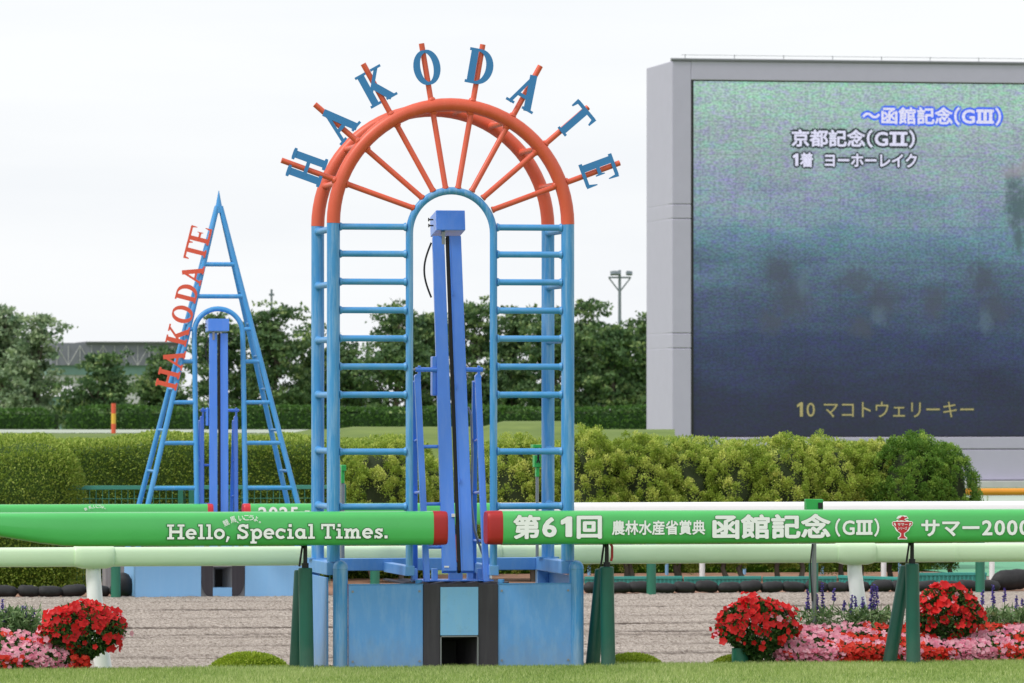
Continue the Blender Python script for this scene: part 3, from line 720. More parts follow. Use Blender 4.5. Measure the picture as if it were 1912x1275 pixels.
def support(px, r, brace_dx, top=1060):
    """padded steel support: upright, brace leg, thin steel rod up to the rail"""
    x = ux(px, VR + .05); v = VR + .05; zt = zz(px, top, v)
    m = MB(); m.tube([(x + .012, v, -.05), (x, v, zt - .006), (x, v, zt)], [.055, .053, .047], 22); m.build('support_post', M['darkgreen'], r)
    xb = x + brace_dx * DV(px, v) / FPX
    m = MB(); m.tube([(xb, v + .24, -.08), (x - .02, v + .115, zt - .03), (x - .02, v + .115, zt - .02)], [.055, .048, .042], 22); m.build('brace_leg', M['darkgreen'], r)
    m = MB(); m.tube([(x, v, zt - .02), (x, v, zt + .035), (x, v, zt + .036), (x, v, RZ + .03)], [.026, .026, .016, .015], 12).build('steel_rod', M['black'], r)
    m = MB(); m.tube([(x - .045, v, zt + .01), (x - .02, v, RZ + .01)], .008, 8); m.tube([(x - .03, v, RZ - .012), (x - .016, v, RZ - .012)], .014, 8).build('locking_arm', M['black'], r)
# left green rail
def front_left_rail():
    xe = ux(806, VR); r = thing('green_rail', (xe, VR, 0), 'thick bright green rail at left printed Hello Special Times with a dark red end', 'rail')
    m = MB(); xa = ux(148, VR); xl = ux(-120, VR); hh = RH
    rail_body(m, None, xe, VR, RZ, RH, RD, x_taper=[(xl - 3, RH * .62), (xl, RH * .62), (xa - .3, RH * .10), (xa - .12, .004), (xa, 0.0001)])
    m.build('rail_beam', M['rail'], r, sharp=28)
    m = MB(); cap(m, xe, ux(833, VR), VR, RZ, RH, RD); m.build('end_cap', M['red_cap'], r, sharp=28)
    vf = VR - RD / 2 - .007
    support(570, r, -9)
    # slab lettering
    S = 'Hello, Special Times.'; tot = sum(SLAB[c][1] for c in S); x0, x1 = ux(312, vf), ux(726, vf); hcap = 27.5 * DV(520, vf) / FPX
    sx = (x1 - x0) / (tot * hcap); zb = zz(500, 1006, vf); x = x0
    for ch in S:
        if SLAB[ch][0]:
            m = MB(); glyph_mesh(m, ch, SLAB, Vector((x, vf, zb)), UX, UZ, FRONT, hcap, .0010, sx, extra=.045, back=0); o = m.build('letter_outline', M['outline'], r)
            m = MB(); glyph_mesh(m, ch, SLAB, Vector((x, vf - .0042, zb)), UX, UZ, FRONT, hcap, .0010, sx); m.build('letter', M['white_print'], r)
        x += SLAB[ch][1] * hcap * sx
    # small arched Japanese slogan
    chars = '競馬、いこうよ。'
    pos = [(422, 976, 26), (435, 970, 18), (443, 972, 10), (450, 967.5, 4), (460, 966.5, 0), (469, 966.5, -4), (478, 968.5, -10), (486, 972, -18)]
    for ch, (px, py, an) in zip(chars, pos):
        a = math.radians(an); ex = Vector((math.cos(a), 0, math.sin(a))); ey = Vector((-math.sin(a), 0, math.cos(a)))
        w_ = (3.2 if ch in '、。' else 9.5 if ch in 'いこう' else 10.5); h_ = (3.2 if ch in '、。' else 9.5 if ch in 'いこうよ' else 11.5); w_ = 7.5 if ch == 'よ' else w_
        k = DV(px, vf) / FPX; p = PV(px, py, vf); p = p - ex * w_ * k / 2 - ey * h_ * k / 2
        if ch in '、。': p = p - ey * 3 * k
        text_on('slogan_character', ch, p, ex, ey, FRONT, w_ * k, h_ * k, M['white_print'], r, off=.018, push=.001)
front_left_rail()
def cup(r, px, py, vf, k):
    """trophy emblem: white outline plate, red cup, rider on top, white katakana"""
    p = PV(px, py, vf)
    def poly(pts, mat, nm, push, parent):
        m = MB(); m.add([p + UX * x * k + UZ * y * k + FRONT * push for x, y in pts], [tuple(range(len(pts)))]); return m.build(nm, mat, parent)
    half = [(0, -22), (9, -22), (9, -18.5), (4.5, -15), (4.5, -11), (12, -6), (16, 2), (19.5, 4), (20.5, 9), (18, 12), (12, 12), (11, 14), (7, 14), (6, 15.5), (12, 17), (8, 22), (2, 23), (0, 22)]
    o = poly(half + [(-x, y) for x, y in half[::-1][1:-1]], M['white_print'], 'emblem_plate', .001, r)
    half = [(0, -20.5), (7.5, -20.5), (7.5, -19.5), (3, -16), (2.5, -10.5), (8, -7), (12, -1), (13.5, 9.5), (13.5, 11), (0, 11)]
    poly(half + [(-x, y) for x, y in half[::-1][1:-1]], M['red_print'], 'emblem_cup', .0022, o)
    for s in (-1, 1):
        m = MB(); strip(m, [(s * 13.5, 9.5), (s * 17.5, 10), (s * 18.2, 7), (s * 15, 3.5), (s * 12.6, 1)], 1.6, p, UX, UZ, FRONT, k, .0008, .0022); m.build('emblem_handle', M['red_print'], o)
    poly([(-8, 13), (-2, 14), (4, 12.5), (7, 13.5), (3, 15.5), (5, 17), (9, 18.5), (8, 20.5), (4, 19.5), (1, 21.5), (-2, 20.5), (-4, 18), (-9, 17), (-5, 16), (-8, 14.5)], M['red_print'], 'emblem_horse', .0022, o)
    for s, y, w_, h_ in (('サマー', 3.0, 19, 5.5), ('シリーズ', -4.0, 17, 5.5)):
        text_on('emblem_text', s, p - UX * w_ / 2 * k + UZ * y * k, UX, UZ, FRONT, w_ * k, h_ * k, M['white_print'], o, off=.015, push=.0034)
def front_right_rail():
    xe = ux(935, VR); r = thing('green_rail', (xe, VR, 0), 'thick bright green rail at right with white Japanese race title and a dark red end', 'rail')
    m = MB(); rail_body(m, xe, ux(2080, VR) + 2, VR, RZ, RH, RD); m.build('rail_beam', M['rail'], r, sharp=28)
    m = MB(); cap(m, xe, ux(906.5, VR), VR, RZ, RH, RD); m.build('end_cap', M['red_cap'], r, sharp=28)
    vf = VR - RD / 2 - .007
    support(1133, r, -17, 1058); support(1703, r, -32, 1052)
    x = ux(1141, VR); m = MB(); z0 = RZ
    m.tube([(x, VR + .02, z0), (x + .012, VR + .02, z0 - .02), (x + .012, VR + .02, z0 - .10), (x + .004, VR + .02, z0 - .13)], .010, 8).build('red_handle', M['red_cap'], r)
    for s, a, b, y0, y1, off in (('第61回', 960, 1122, 962.5, 1004.5, .038), ('農林水産省賞典', 1143, 1316, 972, 998, .026), ('函館記念', 1332, 1549, 961, 1004.5, .036), ('（GⅢ）', 1560, 1641, 968.5, 1001, .026), ('サマー2000', 1721, 1922, 971, 1000, .030)):
        sg = s
        x0, x1 = ux(a, vf), ux(b, vf); k = DV((a + b) / 2, vf) / FPX; z0_ = zz((a + b) / 2, y1, vf)
        t1, bx = text_on('character', sg, Vector((x0, vf, z0_)), UX, UZ, FRONT, x1 - x0, (y1 - y0) * k, M['white_print'], r, off=off, push=.0022)
        text_on('character_outline', sg, Vector((x0, vf, z0_)), UX, UZ, FRONT, x1 - x0, (y1 - y0) * k, M['outline'], r, off=off + .016, push=.0004, box=bx)
    cup(r, 1685, 985, vf, DV(1685, vf) / FPX)
front_right_rail()

# pale green rail behind the arch, on white curved posts
def pale_rail():
    v = 1.62; z1 = zz(300, 1021, v); z0 = zz(300, 1057, v); h = z1 - z0
    r = thing('pale_green_rail', (ux(185, v), v, -.24), 'long pale green rail on curved white posts running behind the arch', 'rail')
    js = [(-650, 'x'), (172, 'j'), (1598, 'j'), (2500, 'x')]
    xs = [ux(p, v) for p, _ in js]
    for a, b in zip(xs[:-1], xs[1:]):
        m = MB(); rail_body(m, a + .003, b - .003, v, z0, h, .13); m.build('rail_beam', M['rail_pale'], r, sharp=28)
    for px in (1783,):
        x = ux(px, v); m = MB(); rail_body(m, x - .012, x + .012, v, z0 - .0015, h + .003, .134); m.build('rail_seam', M['rail_pale'], r, sharp=28)
    def cover(px, half, ln=1.0):
        x = ux(px, v); k = DV(px, v) / FPX; hw = half * k
        prof = rail_profile(h * 1.04, .155)
        m = MB(); rings = []
        for f, sc, drop in ((-1, .97, 0), (-.93, 1.03, 0), (-.6, 1.06, -.012), (.6, 1.06, -.012), (.93, 1.03, 0), (1, .97, 0)):
            rings.append([Vector((x + f * hw, v + y * sc, z0 + drop * (1 - z / h) + (h / 2) + (z - h / 2) * sc)) for y, z in prof])
        m.loft(rings); m.build('joint_cover', M['rail_pale'], r, sharp=40)
        m = MB()
        pts = [(x + .0, v + .03, z0 + .02), (x + .0, v + .02, z0 - .08), (x + .012 * ln, v, z0 - .30), (x + .034 * ln, v + .02, z0 - .50), (x + .065 * ln, v + .03, z0 - .70), (x + .11 * ln, v + .04, z0 - 1.0)]
        m.tube(pts, [.057, .059, .062, .065, .067, .067], 20); m.build('curved_post', M['white_rail'], r)
    cover(175, 37); cover(1597, 36, 1.9); cover(905, 30)
pale_rail()

# second rail across the dirt
V2 = 22.75
def far_rail(name, pa, pb, capside, mat, label, posts, thick=.2, text=True):
    z1 = zz(400, 940.5, V2); h = .255; z0 = z1 - h; d = .2
    r = thing(name, (ux(pb if capside > 0 else pa, V2), V2, -.24), label, 'rail')
    m = MB(); rail_body(m, ux(pa, V2), ux(pb, V2), V2, z0, h, d); m.build('rail_beam', mat, r, sharp=28)
    if capside:
        a = ux(pb if capside > 0 else pa, V2); b = ux(pb + 11 if capside > 0 else pa - 13, V2)
        m = MB(); cap(m, a, b, V2, z0, h, d); m.build('end_cap', M['red_cap2'], r, sharp=28)
    for px in posts:
        x = ux(px, V2 + .1); MB().tube([(x, V2 + .1, -.3), (x, V2 + .1, z0 + .02)], .056, 18).build('support_post', M['fencepost'], r)
    return r, z0, z1
r, z0, z1 = far_rail('far_green_rail', -700, 386, 1, M['rail'], 'distant green rail left of the triangular frame, partly hidden by the front rail', (216, -200))
vf = V2 - .108; k = DV(200, vf) / FPX
for ch, (px, py, an) in zip('競馬、いこうよ。', [(160, 949, 26), (168, 946, 18), (173, 947, 10), (177, 944.5, 4), (182, 944, 0), (187, 944, -4), (192, 945, -8), (196, 948, -16)]):
    a = math.radians(an); ex = Vector((math.cos(a), 0, math.sin(a))); ey = Vector((-math.sin(a), 0, math.cos(a))); w_ = 2 if ch in '、。' else 5
    p = PV(px, py + 1.5, vf) - ex * w_ * k / 2 - ey * w_ * k / 2
    text_on('slogan_character', ch, p, ex, ey, FRONT, w_ * k, w_ * 1.1 * k, M['white_print'], r, off=.012, push=.001)
r, z0, z1 = far_rail('far_green_rail', 466, 914, -1, M['rail'], 'distant green rail right of the triangular frame printed 2025', (700,))
text_on('rail_number', '2025', Vector((ux(483, vf), vf, zz(500, 969, vf))), UX, UZ, FRONT, 74 * k, 22 * k, M['white_print'], r, off=.03, push=.002)
text_on('rail_text', '函館', Vector((ux(568, vf), vf, zz(500, 966, vf))), UX, UZ, FRONT, 26 * k, 13 * k, M['white_print'], r, off=.02, push=.002)
far_rail('far_white_rail', 917, 2600, 0, M['white_rail'], 'distant white rail in front of the clipped juniper bushes', (1216, 1519, 1830))

# ================================================================ SECOND FRAME (triangle)
def triangle():
    v = 22.95; P = lambda x, y, vv=v: PV(x, y, vv)
    k = DV(412, v) / FPX
    cxp = 415.0
    r = thing('triangular_frame', (ux(cxp, v), v, -.24), 'pointed blue tubular frame with orange letters climbing its left leg, beyond the dirt track', 'frame')
    ap = P(408.5, 372, v + .5); dp = 1.0; zb = zz(412, 1042, v)
    fl, fr = P(253.5, 1040), P(582, 1040)
    bl, br = Vector((fl.x, v + dp, fl.z)), Vector((fr.x, v + dp, fr.z)); rad = .031
    fl.y = v; fr.y = v
    legs = [(fl, 0), (fr, 1), (bl, 2), (br, 3)]
    for p, i in legs: MB().tube([p, ap.lerp(p, .02)], [rad, rad * .95], 16).build('leg', M['blue_clean'], r)
    MB().tube([ap + Vector((0, 0, -.16)), ap + Vector((0, 0, -.08)), ap + Vector((0, 0, .10))], [.045, .038, .004], 16).build('apex', M['blue_clean'], r)
    def on(p, z):
        f = (z - ap.z) / (p.z - ap.z); return ap.lerp(p, f)
    ia, ib = 369, 460; iv = v
    def tub(a, b, rr=.024, n='rung'): MB().tube([a, b], rr, 12).build(n, M['blue_clean'], r)
    for y in (493, 553):
        z = zz(412, y, v + .3); tub(on(fl, z), on(fr, z), .026)
    # inner arch follows the leaning front plane
    def lean(z): return on(fl, z).y
    xl, xr = ux(ia, v), ux(ib, v); ir = (xr - xl) / 2; ic = (xl + xr) / 2; zt = zz(412, 576, v + .2); iz = zt - ir
    pts = [(xl, lean(zb), zb), (xl, lean(iz), iz)] + [(ic - ir * math.cos(PI * i / 22), lean(iz + ir * math.sin(PI * i / 22)), iz + ir * math.sin(PI * i / 22)) for i in range(1, 22)] + [(xr, lean(iz), iz), (xr, lean(zb), zb)]
    MB().tube(pts, .030, 16).build('inner_arch', M['blue_clean'], r, sharp=60)
    for y in (614, 674.5, 751, 827, 911, 985):
        z = zz(412, y, v + .1); a, b = on(fl, z), on(fr, z)
        tub(a, Vector((xl, a.y, z))); tub(Vector((xr, b.y, z)), b)
    for y in (483, 543, 603, 664, 726, 803, 880, 960):
        z = zz(412, y, v + .1)
        tub(on(fl, z), on(bl, z), .018, 'side_rung'); tub(on(fr, z), on(br, z), .018, 'side_rung')
    # orange letters on the left front leg
    ex = (ap - fl); ex.y = 0; ex.normalize(); ey = Vector((-ex.z, 0, ex.x))
    for ch, c in zip('HAKODATE', [(317.5, 707), (329, 669), (337, 624.5), (346.5, 586), (355.5, 546), (366.5, 510), (373, 468), (381.5, 437)]):
        q = P(*c, v); q.y = on(fl, q.z).y - rad - .004; h = .245; sx = .95
        wd = SERIF[ch][1] * h * sx
        m = MB(); glyph_mesh(m, ch, SERIF, q - ex * wd / 2 - ey * h / 2, ex, ey, FRONT, h, .012, sx=sx); m.build('letter', M['orange2'], r)
    # base: two pale blue blocks and a grey block with a hooded window
    z0 = -.3
    for a, b in ((252, 375), (457, 583)):
        MB().box(ux(a, v), ux(b, v), v - .03, v + dp + .1, z0, zb).build('base_block', M['panel2'], r, bevel=.006)
    x0, x1 = ux(375, v) + .001, ux(457, v) - .001; xa, xb = ux(397, v), ux(432.5, v); za, zc = zz(412, 1058, v), zz(412, 1097, v)
    yf = v - .025
    for s, a, b in ((1, x0, xa), (-1, xb, x1)):
        w_ = b - a; m = MB(); n = 10; zl = zz(412, 1075, v)
        out_ = [(a if s > 0 else b, zb - .01)] + [((a + w_ * .62 * (1 - math.cos(PI / 2 * i / n))) if s > 0 else (b - w_ * .62 * (1 - math.cos(PI / 2 * i / n))), zl - (zl + .24) * math.sin(PI / 2 * i / n)) for i in range(n + 1)] + [((b if s > 0 else a), -.24), ((b if s > 0 else a), zb - .01)]
        m.loft([[Vector((x, y, z)) for x, z in out_] for y in (yf, v + .6)], smooth=False); m.build('rounded_pillar', M['grey_black'], r)
        MB().box(a, b, yf + .02, v + .6, z0, zb - .02).build('grey_backing', M['concrete'], r)
    MB().box(xa, xb, yf + .001, v + .6, za, zb - .012).build('lintel', M['concrete'], r)
    MB().box(xa, xb, yf, v + .6, z0, zc).build('cyan_step', M['panel2'], r)
    m = MB(); q0, q1 = xa + .07, xb - .07
    m.add([(xa, yf, zc), (xa, yf, za), (q0, v + .3, za - .04), (q0, v + .3, zc)], [(0, 1, 2, 3)]); m.add([(xb, yf, zc), (xb, yf, za), (q1, v + .3, za - .04), (q1, v + .3, zc)], [(3, 2, 1, 0)])
    m.add([(xa, yf, za), (xb, yf, za), (q1, v + .3, za - .04), (q0, v + .3, za - .04)], [(0, 1, 2, 3)]); m.build('window_hood', M['concrete'], r)
    MB().box(xa, xb, v + .3, v + .31, zc, za).build('window_back', M['slot'], r)
triangle()
mirror('mirror_mast', 22.98, ((388, 427, 595, 618), (391.5, 406.5, 412.5, 427, 1030), (391, 405.5, 411.5, 425.5, 622), (377, 440, 766, 1040, 377, 441), .12),
       'smaller royal blue twin-post mast with a box head inside the triangular frame', front=False)

# ================================================================ SENSOR POLES
def sensor(px, ytop, ybot, v, label, kind):
    x = ux(px, v); r = thing('sensor_pole', (x, v, -.2), label, 'sensor')
    k = DV(px, v) / FPX; zt = zz(px, ytop, v)
    MB().tube([(x, v, -.25), (x, v, zt - .02)], .019 if kind != 1 else .013, 14).build('pole', M['steel'], r)
    if kind == 0:   # sloping camera box seen from behind
        m = MB(); w0, w1, h = 14 * k, 18 * k, 20 * k
        m.loft([[Vector((x - w1, v - .07, zt - h)), Vector((x + w1 * .75, v - .07, zt - h * .98)), Vector((x + w1 * .75, v - .07, zt)), Vector((x - w1 * 1.1, v - .07, zt + .004))], [Vector((x - w1 * .8, v + .08, zt - h)), Vector((x + w1, v + .08, zt - h)), Vector((x + w1, v + .08, zt)), Vector((x - w1 * .8, v + .08, zt))]], smooth=False)
        b = m.build('sensor_box', M['green_box'], r, bevel=.004)
        MB().box(x + w1 * .2, x + w1 * .68, v - .078, v - .069, zt - h * .85, zt - h * .3).build('lens_window', M['black'], b)
        MB().tube([(x - .018, v - .02, zt - .35), (x - .035, v - .02, zt - .5), (x - .02, v - .02, zt - .8)], .006, 8).build('cable', M['black'], r)
    elif kind == 1:
        b = MB().box(x - 10 * k, x + 12 * k, v - .06, v + .06, zt - 6 * k, zt).build('sensor_cap', M['green_box'], r, bevel=.003)
        MB().box(x - 7 * k, x + 6 * k, v - .04, v + .04, zt - 42 * k, zt - 20 * k).build('sensor_box', M['green_box'], r, bevel=.003)
        MB().box(x - 3 * k, x + 3 * k, v - .03, v + .03, zt - 60 * k, zt - 42.5 * k).build('sensor_sleeve', M['green_box'], r, bevel=.003)
        for s in (-1, 1): MB().tube([(x + s * 6 * k, v - .05, zt - 6 * k), (x - s * 1 * k, v - .05, zt - 24 * k), (x + s * 3 * k, v - .05, zt - 34 * k)], .006, 6).build('cable', M['black'], r)
    else:
        MB().box(x - 3 * k, x + 6 * k, v - .05, v + .05, zt - 11 * k, zt).build('sensor_cap', M['green_box'], r, bevel=.003)
        MB().box(x - 3 * k, x + 3 * k, v - .04, v + .04, zt - 34 * k, zt - 11.2 * k).build('sensor_sleeve', M['green_box'], r, bevel=.003)
sensor(1520, 932, 1145, 1.05, 'green sensor box on a grey pole behind the race title rail', 0)
sensor(1003, 830, 1075, 1.35, 'tall thin pole with green sensor fittings behind the right side of the arch', 1)
sensor(639, 868, 1000, 1.35, 'small green sensor head peeping out just left of the arch at hedge height', 2)

# ================================================================ FENCE, SANDBAGS, EDGING
def mesh_fence():
    v = 26.6; zt = zz(400, 906, v); xa, xb = ux(120, v), ux(642, v)
    r = thing('mesh_fence', (xa, v, -.25), 'low teal wire mesh fence in front of the left hedge', 'fence')
    MB().box(xa, xb, v - .02, v + .02, zt - .05, zt).build('top_rail', M['fence'], r, bevel=.004)
    for px in (337, 357, 641):
        x = ux(px, v - .04); MB().box(x - .03, x + .03, v - .08, v - .022, -.3, zt - (.06 if px < 600 else -.01)).build('post', M['fencepost'], r, bevel=.003)
    n = 0; x = xa
    while x < xb:
        MB().box(x - .003, x + .003, v - .003, v + .003, -.25, zt - .052).build('wire', M['fence'], r); x += .078
    m = MB()
    for z in (zt - .16, zt - .30, zt - .5, zt - .8): m.box(xa, xb, v - .0095, v - .0035, z - .003, z + .003)
    m.build('cross_wires', M['fence'], r)
mesh_fence()

def bag_mesh():
    m = MB(); rings = []
    for i in range(9):
        u = -1 + 2 * i / 8; s = (1 - abs(u) ** 3.2) ** .5 * .98 + .06
        rings.append([Vector((u * .155, .085 * s * math.cos(a) , .062 + .064 * s * math.sin(a) * (1 if math.sin(a) > 0 else .9))) for a in [2 * PI * k / 12 for k in range(12)]])
    m.loft(rings); return m
bm_ = []
for q in range(3):
    m = bag_mesh(); m.v = [(x * 1.0, y, z + .008 * math.sin(9 * x + q * 2) + random.uniform(-.004, .004)) for x, y, z in m.v]
    o = m.build('sandbag', M['bag'], sharp=70); bm_.append(o.data); bpy.data.objects.remove(o)
def bags(pa, pb, v, label, group, y=None):
    x = ux(pa, v); xe = ux(pb, v); OB = []
    while x < xe:
        L = random.uniform(.92, 1.12)
        o = link('sandbag', random.choice(bm_), None, (x + .14, v + random.uniform(-.03, .03), -.262)); o.scale = (L, random.uniform(.95, 1.1), random.uniform(.92, 1.08) * 1.1); o.rotation_euler = (0, random.uniform(-.05, .05), random.uniform(-.12, .12))
        OB.append(o); o['category'] = 'sandbag'; o['group'] = group; x += .264 * L
    W = 'first second third fourth fifth sixth seventh eighth ninth tenth'.split(); m = len(OB)
    for i, o in enumerate(OB):
        if m - 1 - i < min(10, m // 2): o['label'] = 'black sandbag, %s from the right end of the row %s' % (W[m - 1 - i], label)
        else: o['label'] = 'black sandbag, %s from the left end of the row %s' % (W[min(i, 9)], label)
bags(1092, 1830, 23.35, 'below the teal edging', 'sandbags in front of the junipers')
bags(-60, 250, 23.45, 'at far left', 'sandbags at the far left')
o = link('sandbag', bm_[0], None, (ux(1888, 23.6), 23.6, -.26)); o.scale = (1.7, 1.5, 2.0); tag(o, 'big black sandbag at the right end of the row, larger than the others', 'sandbag')
o = link('sandbag', bm_[1], None, (ux(238, 23.3), 23.3, -.26)); o.scale = (.7, 1.2, 2.1); o.rotation_euler = (0, -.25, 0); tag(o, 'tall slumped black sandbag against the pale blue base of the triangular frame', 'sandbag')

def edging():
    r = thing('planter_edging', (ux(1080, 25.6), 25.6, -.25), 'faded teal plastic edging along the juniper bed', 'edging')
    segs = [(1092, 1274, 25.6, 25.6), (1278, 1421, 25.55, 25.6), (1425, 1562, 25.6, 25.6), (1566, 1700, 26.0, 25.0), (1703, 1842, 25.0, 25.0)]
    for a, b, v0, v1 in segs:
        p = Vector((ux(a, v0), v0, 0)); q = Vector((ux(b, v1), v1, 0))
        big = a > 1690; zt = zz((a + b) / 2, 1069 if big else 1076, (v0 + v1) / 2)
        def wall(nm, z0, z1, off, th):
            d = (q - p).normalized(); nn = Vector((d.y, -d.x, 0)) * off; t = Vector((-d.y, d.x, 0)) * th
            m = MB(); m.loft([[p + nn + UZ * z0, p + nn + t + UZ * z0, p + nn + t + UZ * z1, p + nn + UZ * z1], [q + nn + UZ * z0, q + nn + t + UZ * z0, q + nn + t + UZ * z1, q + nn + UZ * z1]], smooth=False); return m.build(nm, M['teal'], r, bevel=.003)
        wall('edging_cap', zt - .035, zt, .02, .06); wall('edging_board', -.28, zt - .036, 0, .02)
        n = int((q - p).length / .05)
        m = MB()
        for i in range(n):
            c = p.lerp(q, (i + .5) / n); m.box(c.x - .01, c.x + .01, c.y - .012, c.y - .0005, -.27, zt - .037)
        m.build('ribbing', M['teal'], r)
edging()
# small white-painted stakes in the bed and grey low wall at left
for px, y0, y1 in ((1311, 1048, 1068), (1650, 1050, 1072), (1852, 1045, 1092)):
    v = 27.0; x = ux(px, v)
    o = MB().tube([(x, v, -.26), (x, v, zz(px, y0, v))], .036, 12).build('white_stake', M['white_paint'], origin=(x, v, -.26)); tag(o, {1311: 'short white stake between juniper trunks under the pale rail', 1650: 'short white stake beside the curved white post', 1852: 'white stake at the right end of the juniper bed'}[px], 'stake')
v = 25.2; MB(); o = MB().box(ux(196, v), ux(236, v), v, v + .3, -.26, zz(210, 1050, v)).build('low_wall', M['concrete'], origin=(ux(210, v), v, -.26), bevel=.01); tag(o, 'small grey concrete block behind the green post at left', 'block')

# ================================================================ HEDGES AND SHRUBS
def hedge(name, xa, xb, ya, yb, z0, z1, n, mat, label, cat='hedge', round_=.25, leaf=.045, seed=0, lump=.06):
    """clipped hedge: a lumpy rounded box whose skin is covered with leaves over a leafy core"""
    rng = np.random.default_rng(seed); base = Vector(((xa + xb) / 2, (ya + yb) / 2, z0))
    r = thing(name, base, label, cat)
    hx, hy, hz = (xb - xa) / 2, (yb - ya) / 2, (z1 - z0)
    def surf(n, front=True):
        d = rng.normal(0, 1, (n * 3, 3)); d[:, 2] = np.abs(d[:, 2]) ; d[:, 1] = np.where(rng.random(n * 3) < .75, -np.abs(d[:, 1]), d[:, 1])
        # sample box surface, areas weighted
        A = [2 * hx * hz * 1.6, 2 * hx * 2 * hy * .9, 2 * hy * hz, 2 * hy * hz, 2 * hx * hz * .3]
        fsel = rng.choice(5, n, p=np.array(A) / sum(A)); u = rng.uniform(-1, 1, n); w_ = rng.uniform(0, 1, n)
        P = np.zeros((n, 3)); Nn = np.zeros((n, 3))
        for i in range(5):
            s = fsel == i
            if i == 0: P[s] = np.stack([u[s] * hx, -hy * np.ones(s.sum()), w_[s] * hz], 1); Nn[s] = (0, -1, 0)
            if i == 4: P[s] = np.stack([u[s] * hx, hy * np.ones(s.sum()), w_[s] * hz], 1); Nn[s] = (0, 1, 0)
            if i == 1: P[s] = np.stack([u[s] * hx, (w_[s] * 2 - 1) * hy, hz * np.ones(s.sum())], 1); Nn[s] = (0, 0, 1)
            if i in (2, 3): P[s] = np.stack([(1 if i == 2 else -1) * hx * np.ones(s.sum()), u[s] * hy, w_[s] * hz], 1); Nn[s] = (1 if i == 2 else -1, 0, 0)
        return P, Nn
    R = round_
    def shape(P, Nn):
        # round the edges of the box
        c = np.stack([np.clip(P[:, 0], -hx + R, hx - R), np.clip(P[:, 1], -hy + min(R, hy * .95), hy - min(R, hy * .95)), np.minimum(P[:, 2], hz - R)], 1)
        d = P - c; L = np.linalg.norm(d, axis=1, keepdims=True); nn = np.where(L > 1e-4, d / np.maximum(L, 1e-4), Nn)
        m = L[:, 0] > 1e-4
        Q = P.copy(); Q[m] = c[m] + nn[m] * R
        ph = seed * 1.7
        lm = lump * (np.sin(Q[:, 0] * 2.3 + ph) * np.cos(Q[:, 2] * 2.9 + Q[:, 0] + ph) + .6 * np.sin(Q[:, 0] * 6.1 + Q[:, 2] * 5 + ph * 2) * np.cos(Q[:, 1] * 4 + Q[:, 2] * 3.3))
        return Q + nn * lm[:, None], nn
    P, Nn = shape(*surf(n)); P = P - Nn * rng.gamma(1.2, .022, (n, 1)) + Nn * .01
    V, F = leaf_arrays(P, Nn, leaf, leaf * .55, up=.5, jitter=.75)
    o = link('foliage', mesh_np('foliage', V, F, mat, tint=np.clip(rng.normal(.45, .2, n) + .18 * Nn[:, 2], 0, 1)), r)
    # leafy core closes the inside
    gx, gz = 28, 10; cx = []
    P2 = []; F2 = []
    us = np.linspace(-1, 1, gx)
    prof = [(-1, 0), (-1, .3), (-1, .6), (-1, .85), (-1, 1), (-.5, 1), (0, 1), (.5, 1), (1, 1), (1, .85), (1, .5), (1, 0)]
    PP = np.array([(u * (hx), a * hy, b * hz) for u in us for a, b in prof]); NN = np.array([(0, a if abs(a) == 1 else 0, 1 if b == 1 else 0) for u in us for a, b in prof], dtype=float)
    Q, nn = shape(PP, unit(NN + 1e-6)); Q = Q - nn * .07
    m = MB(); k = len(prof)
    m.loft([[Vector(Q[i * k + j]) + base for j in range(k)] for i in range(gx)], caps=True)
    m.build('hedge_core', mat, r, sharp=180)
    return r
def hx_(px, v): return ux(px, v)
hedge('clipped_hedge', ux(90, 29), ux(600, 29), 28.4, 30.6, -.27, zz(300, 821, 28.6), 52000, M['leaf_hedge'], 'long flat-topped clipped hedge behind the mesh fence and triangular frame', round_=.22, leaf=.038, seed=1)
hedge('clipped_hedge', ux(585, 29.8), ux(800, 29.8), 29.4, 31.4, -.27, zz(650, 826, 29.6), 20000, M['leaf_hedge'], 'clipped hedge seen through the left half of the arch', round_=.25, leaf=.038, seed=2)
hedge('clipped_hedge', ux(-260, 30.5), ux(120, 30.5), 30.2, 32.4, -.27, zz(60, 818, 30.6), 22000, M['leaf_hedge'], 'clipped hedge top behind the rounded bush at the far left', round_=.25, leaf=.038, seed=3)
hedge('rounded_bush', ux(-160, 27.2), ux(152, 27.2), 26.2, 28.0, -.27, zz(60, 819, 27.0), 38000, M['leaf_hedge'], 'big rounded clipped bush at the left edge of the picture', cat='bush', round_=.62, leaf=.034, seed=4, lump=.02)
hedge('clipped_hedge', ux(930, 31), ux(1780, 31), 31.5, 33.4, -.27, zz(1000, 826, 32), 22000, M['leaf_hedge'], 'clipped hedge top just showing behind the juniper bushes', round_=.35, leaf=.04, seed=5)

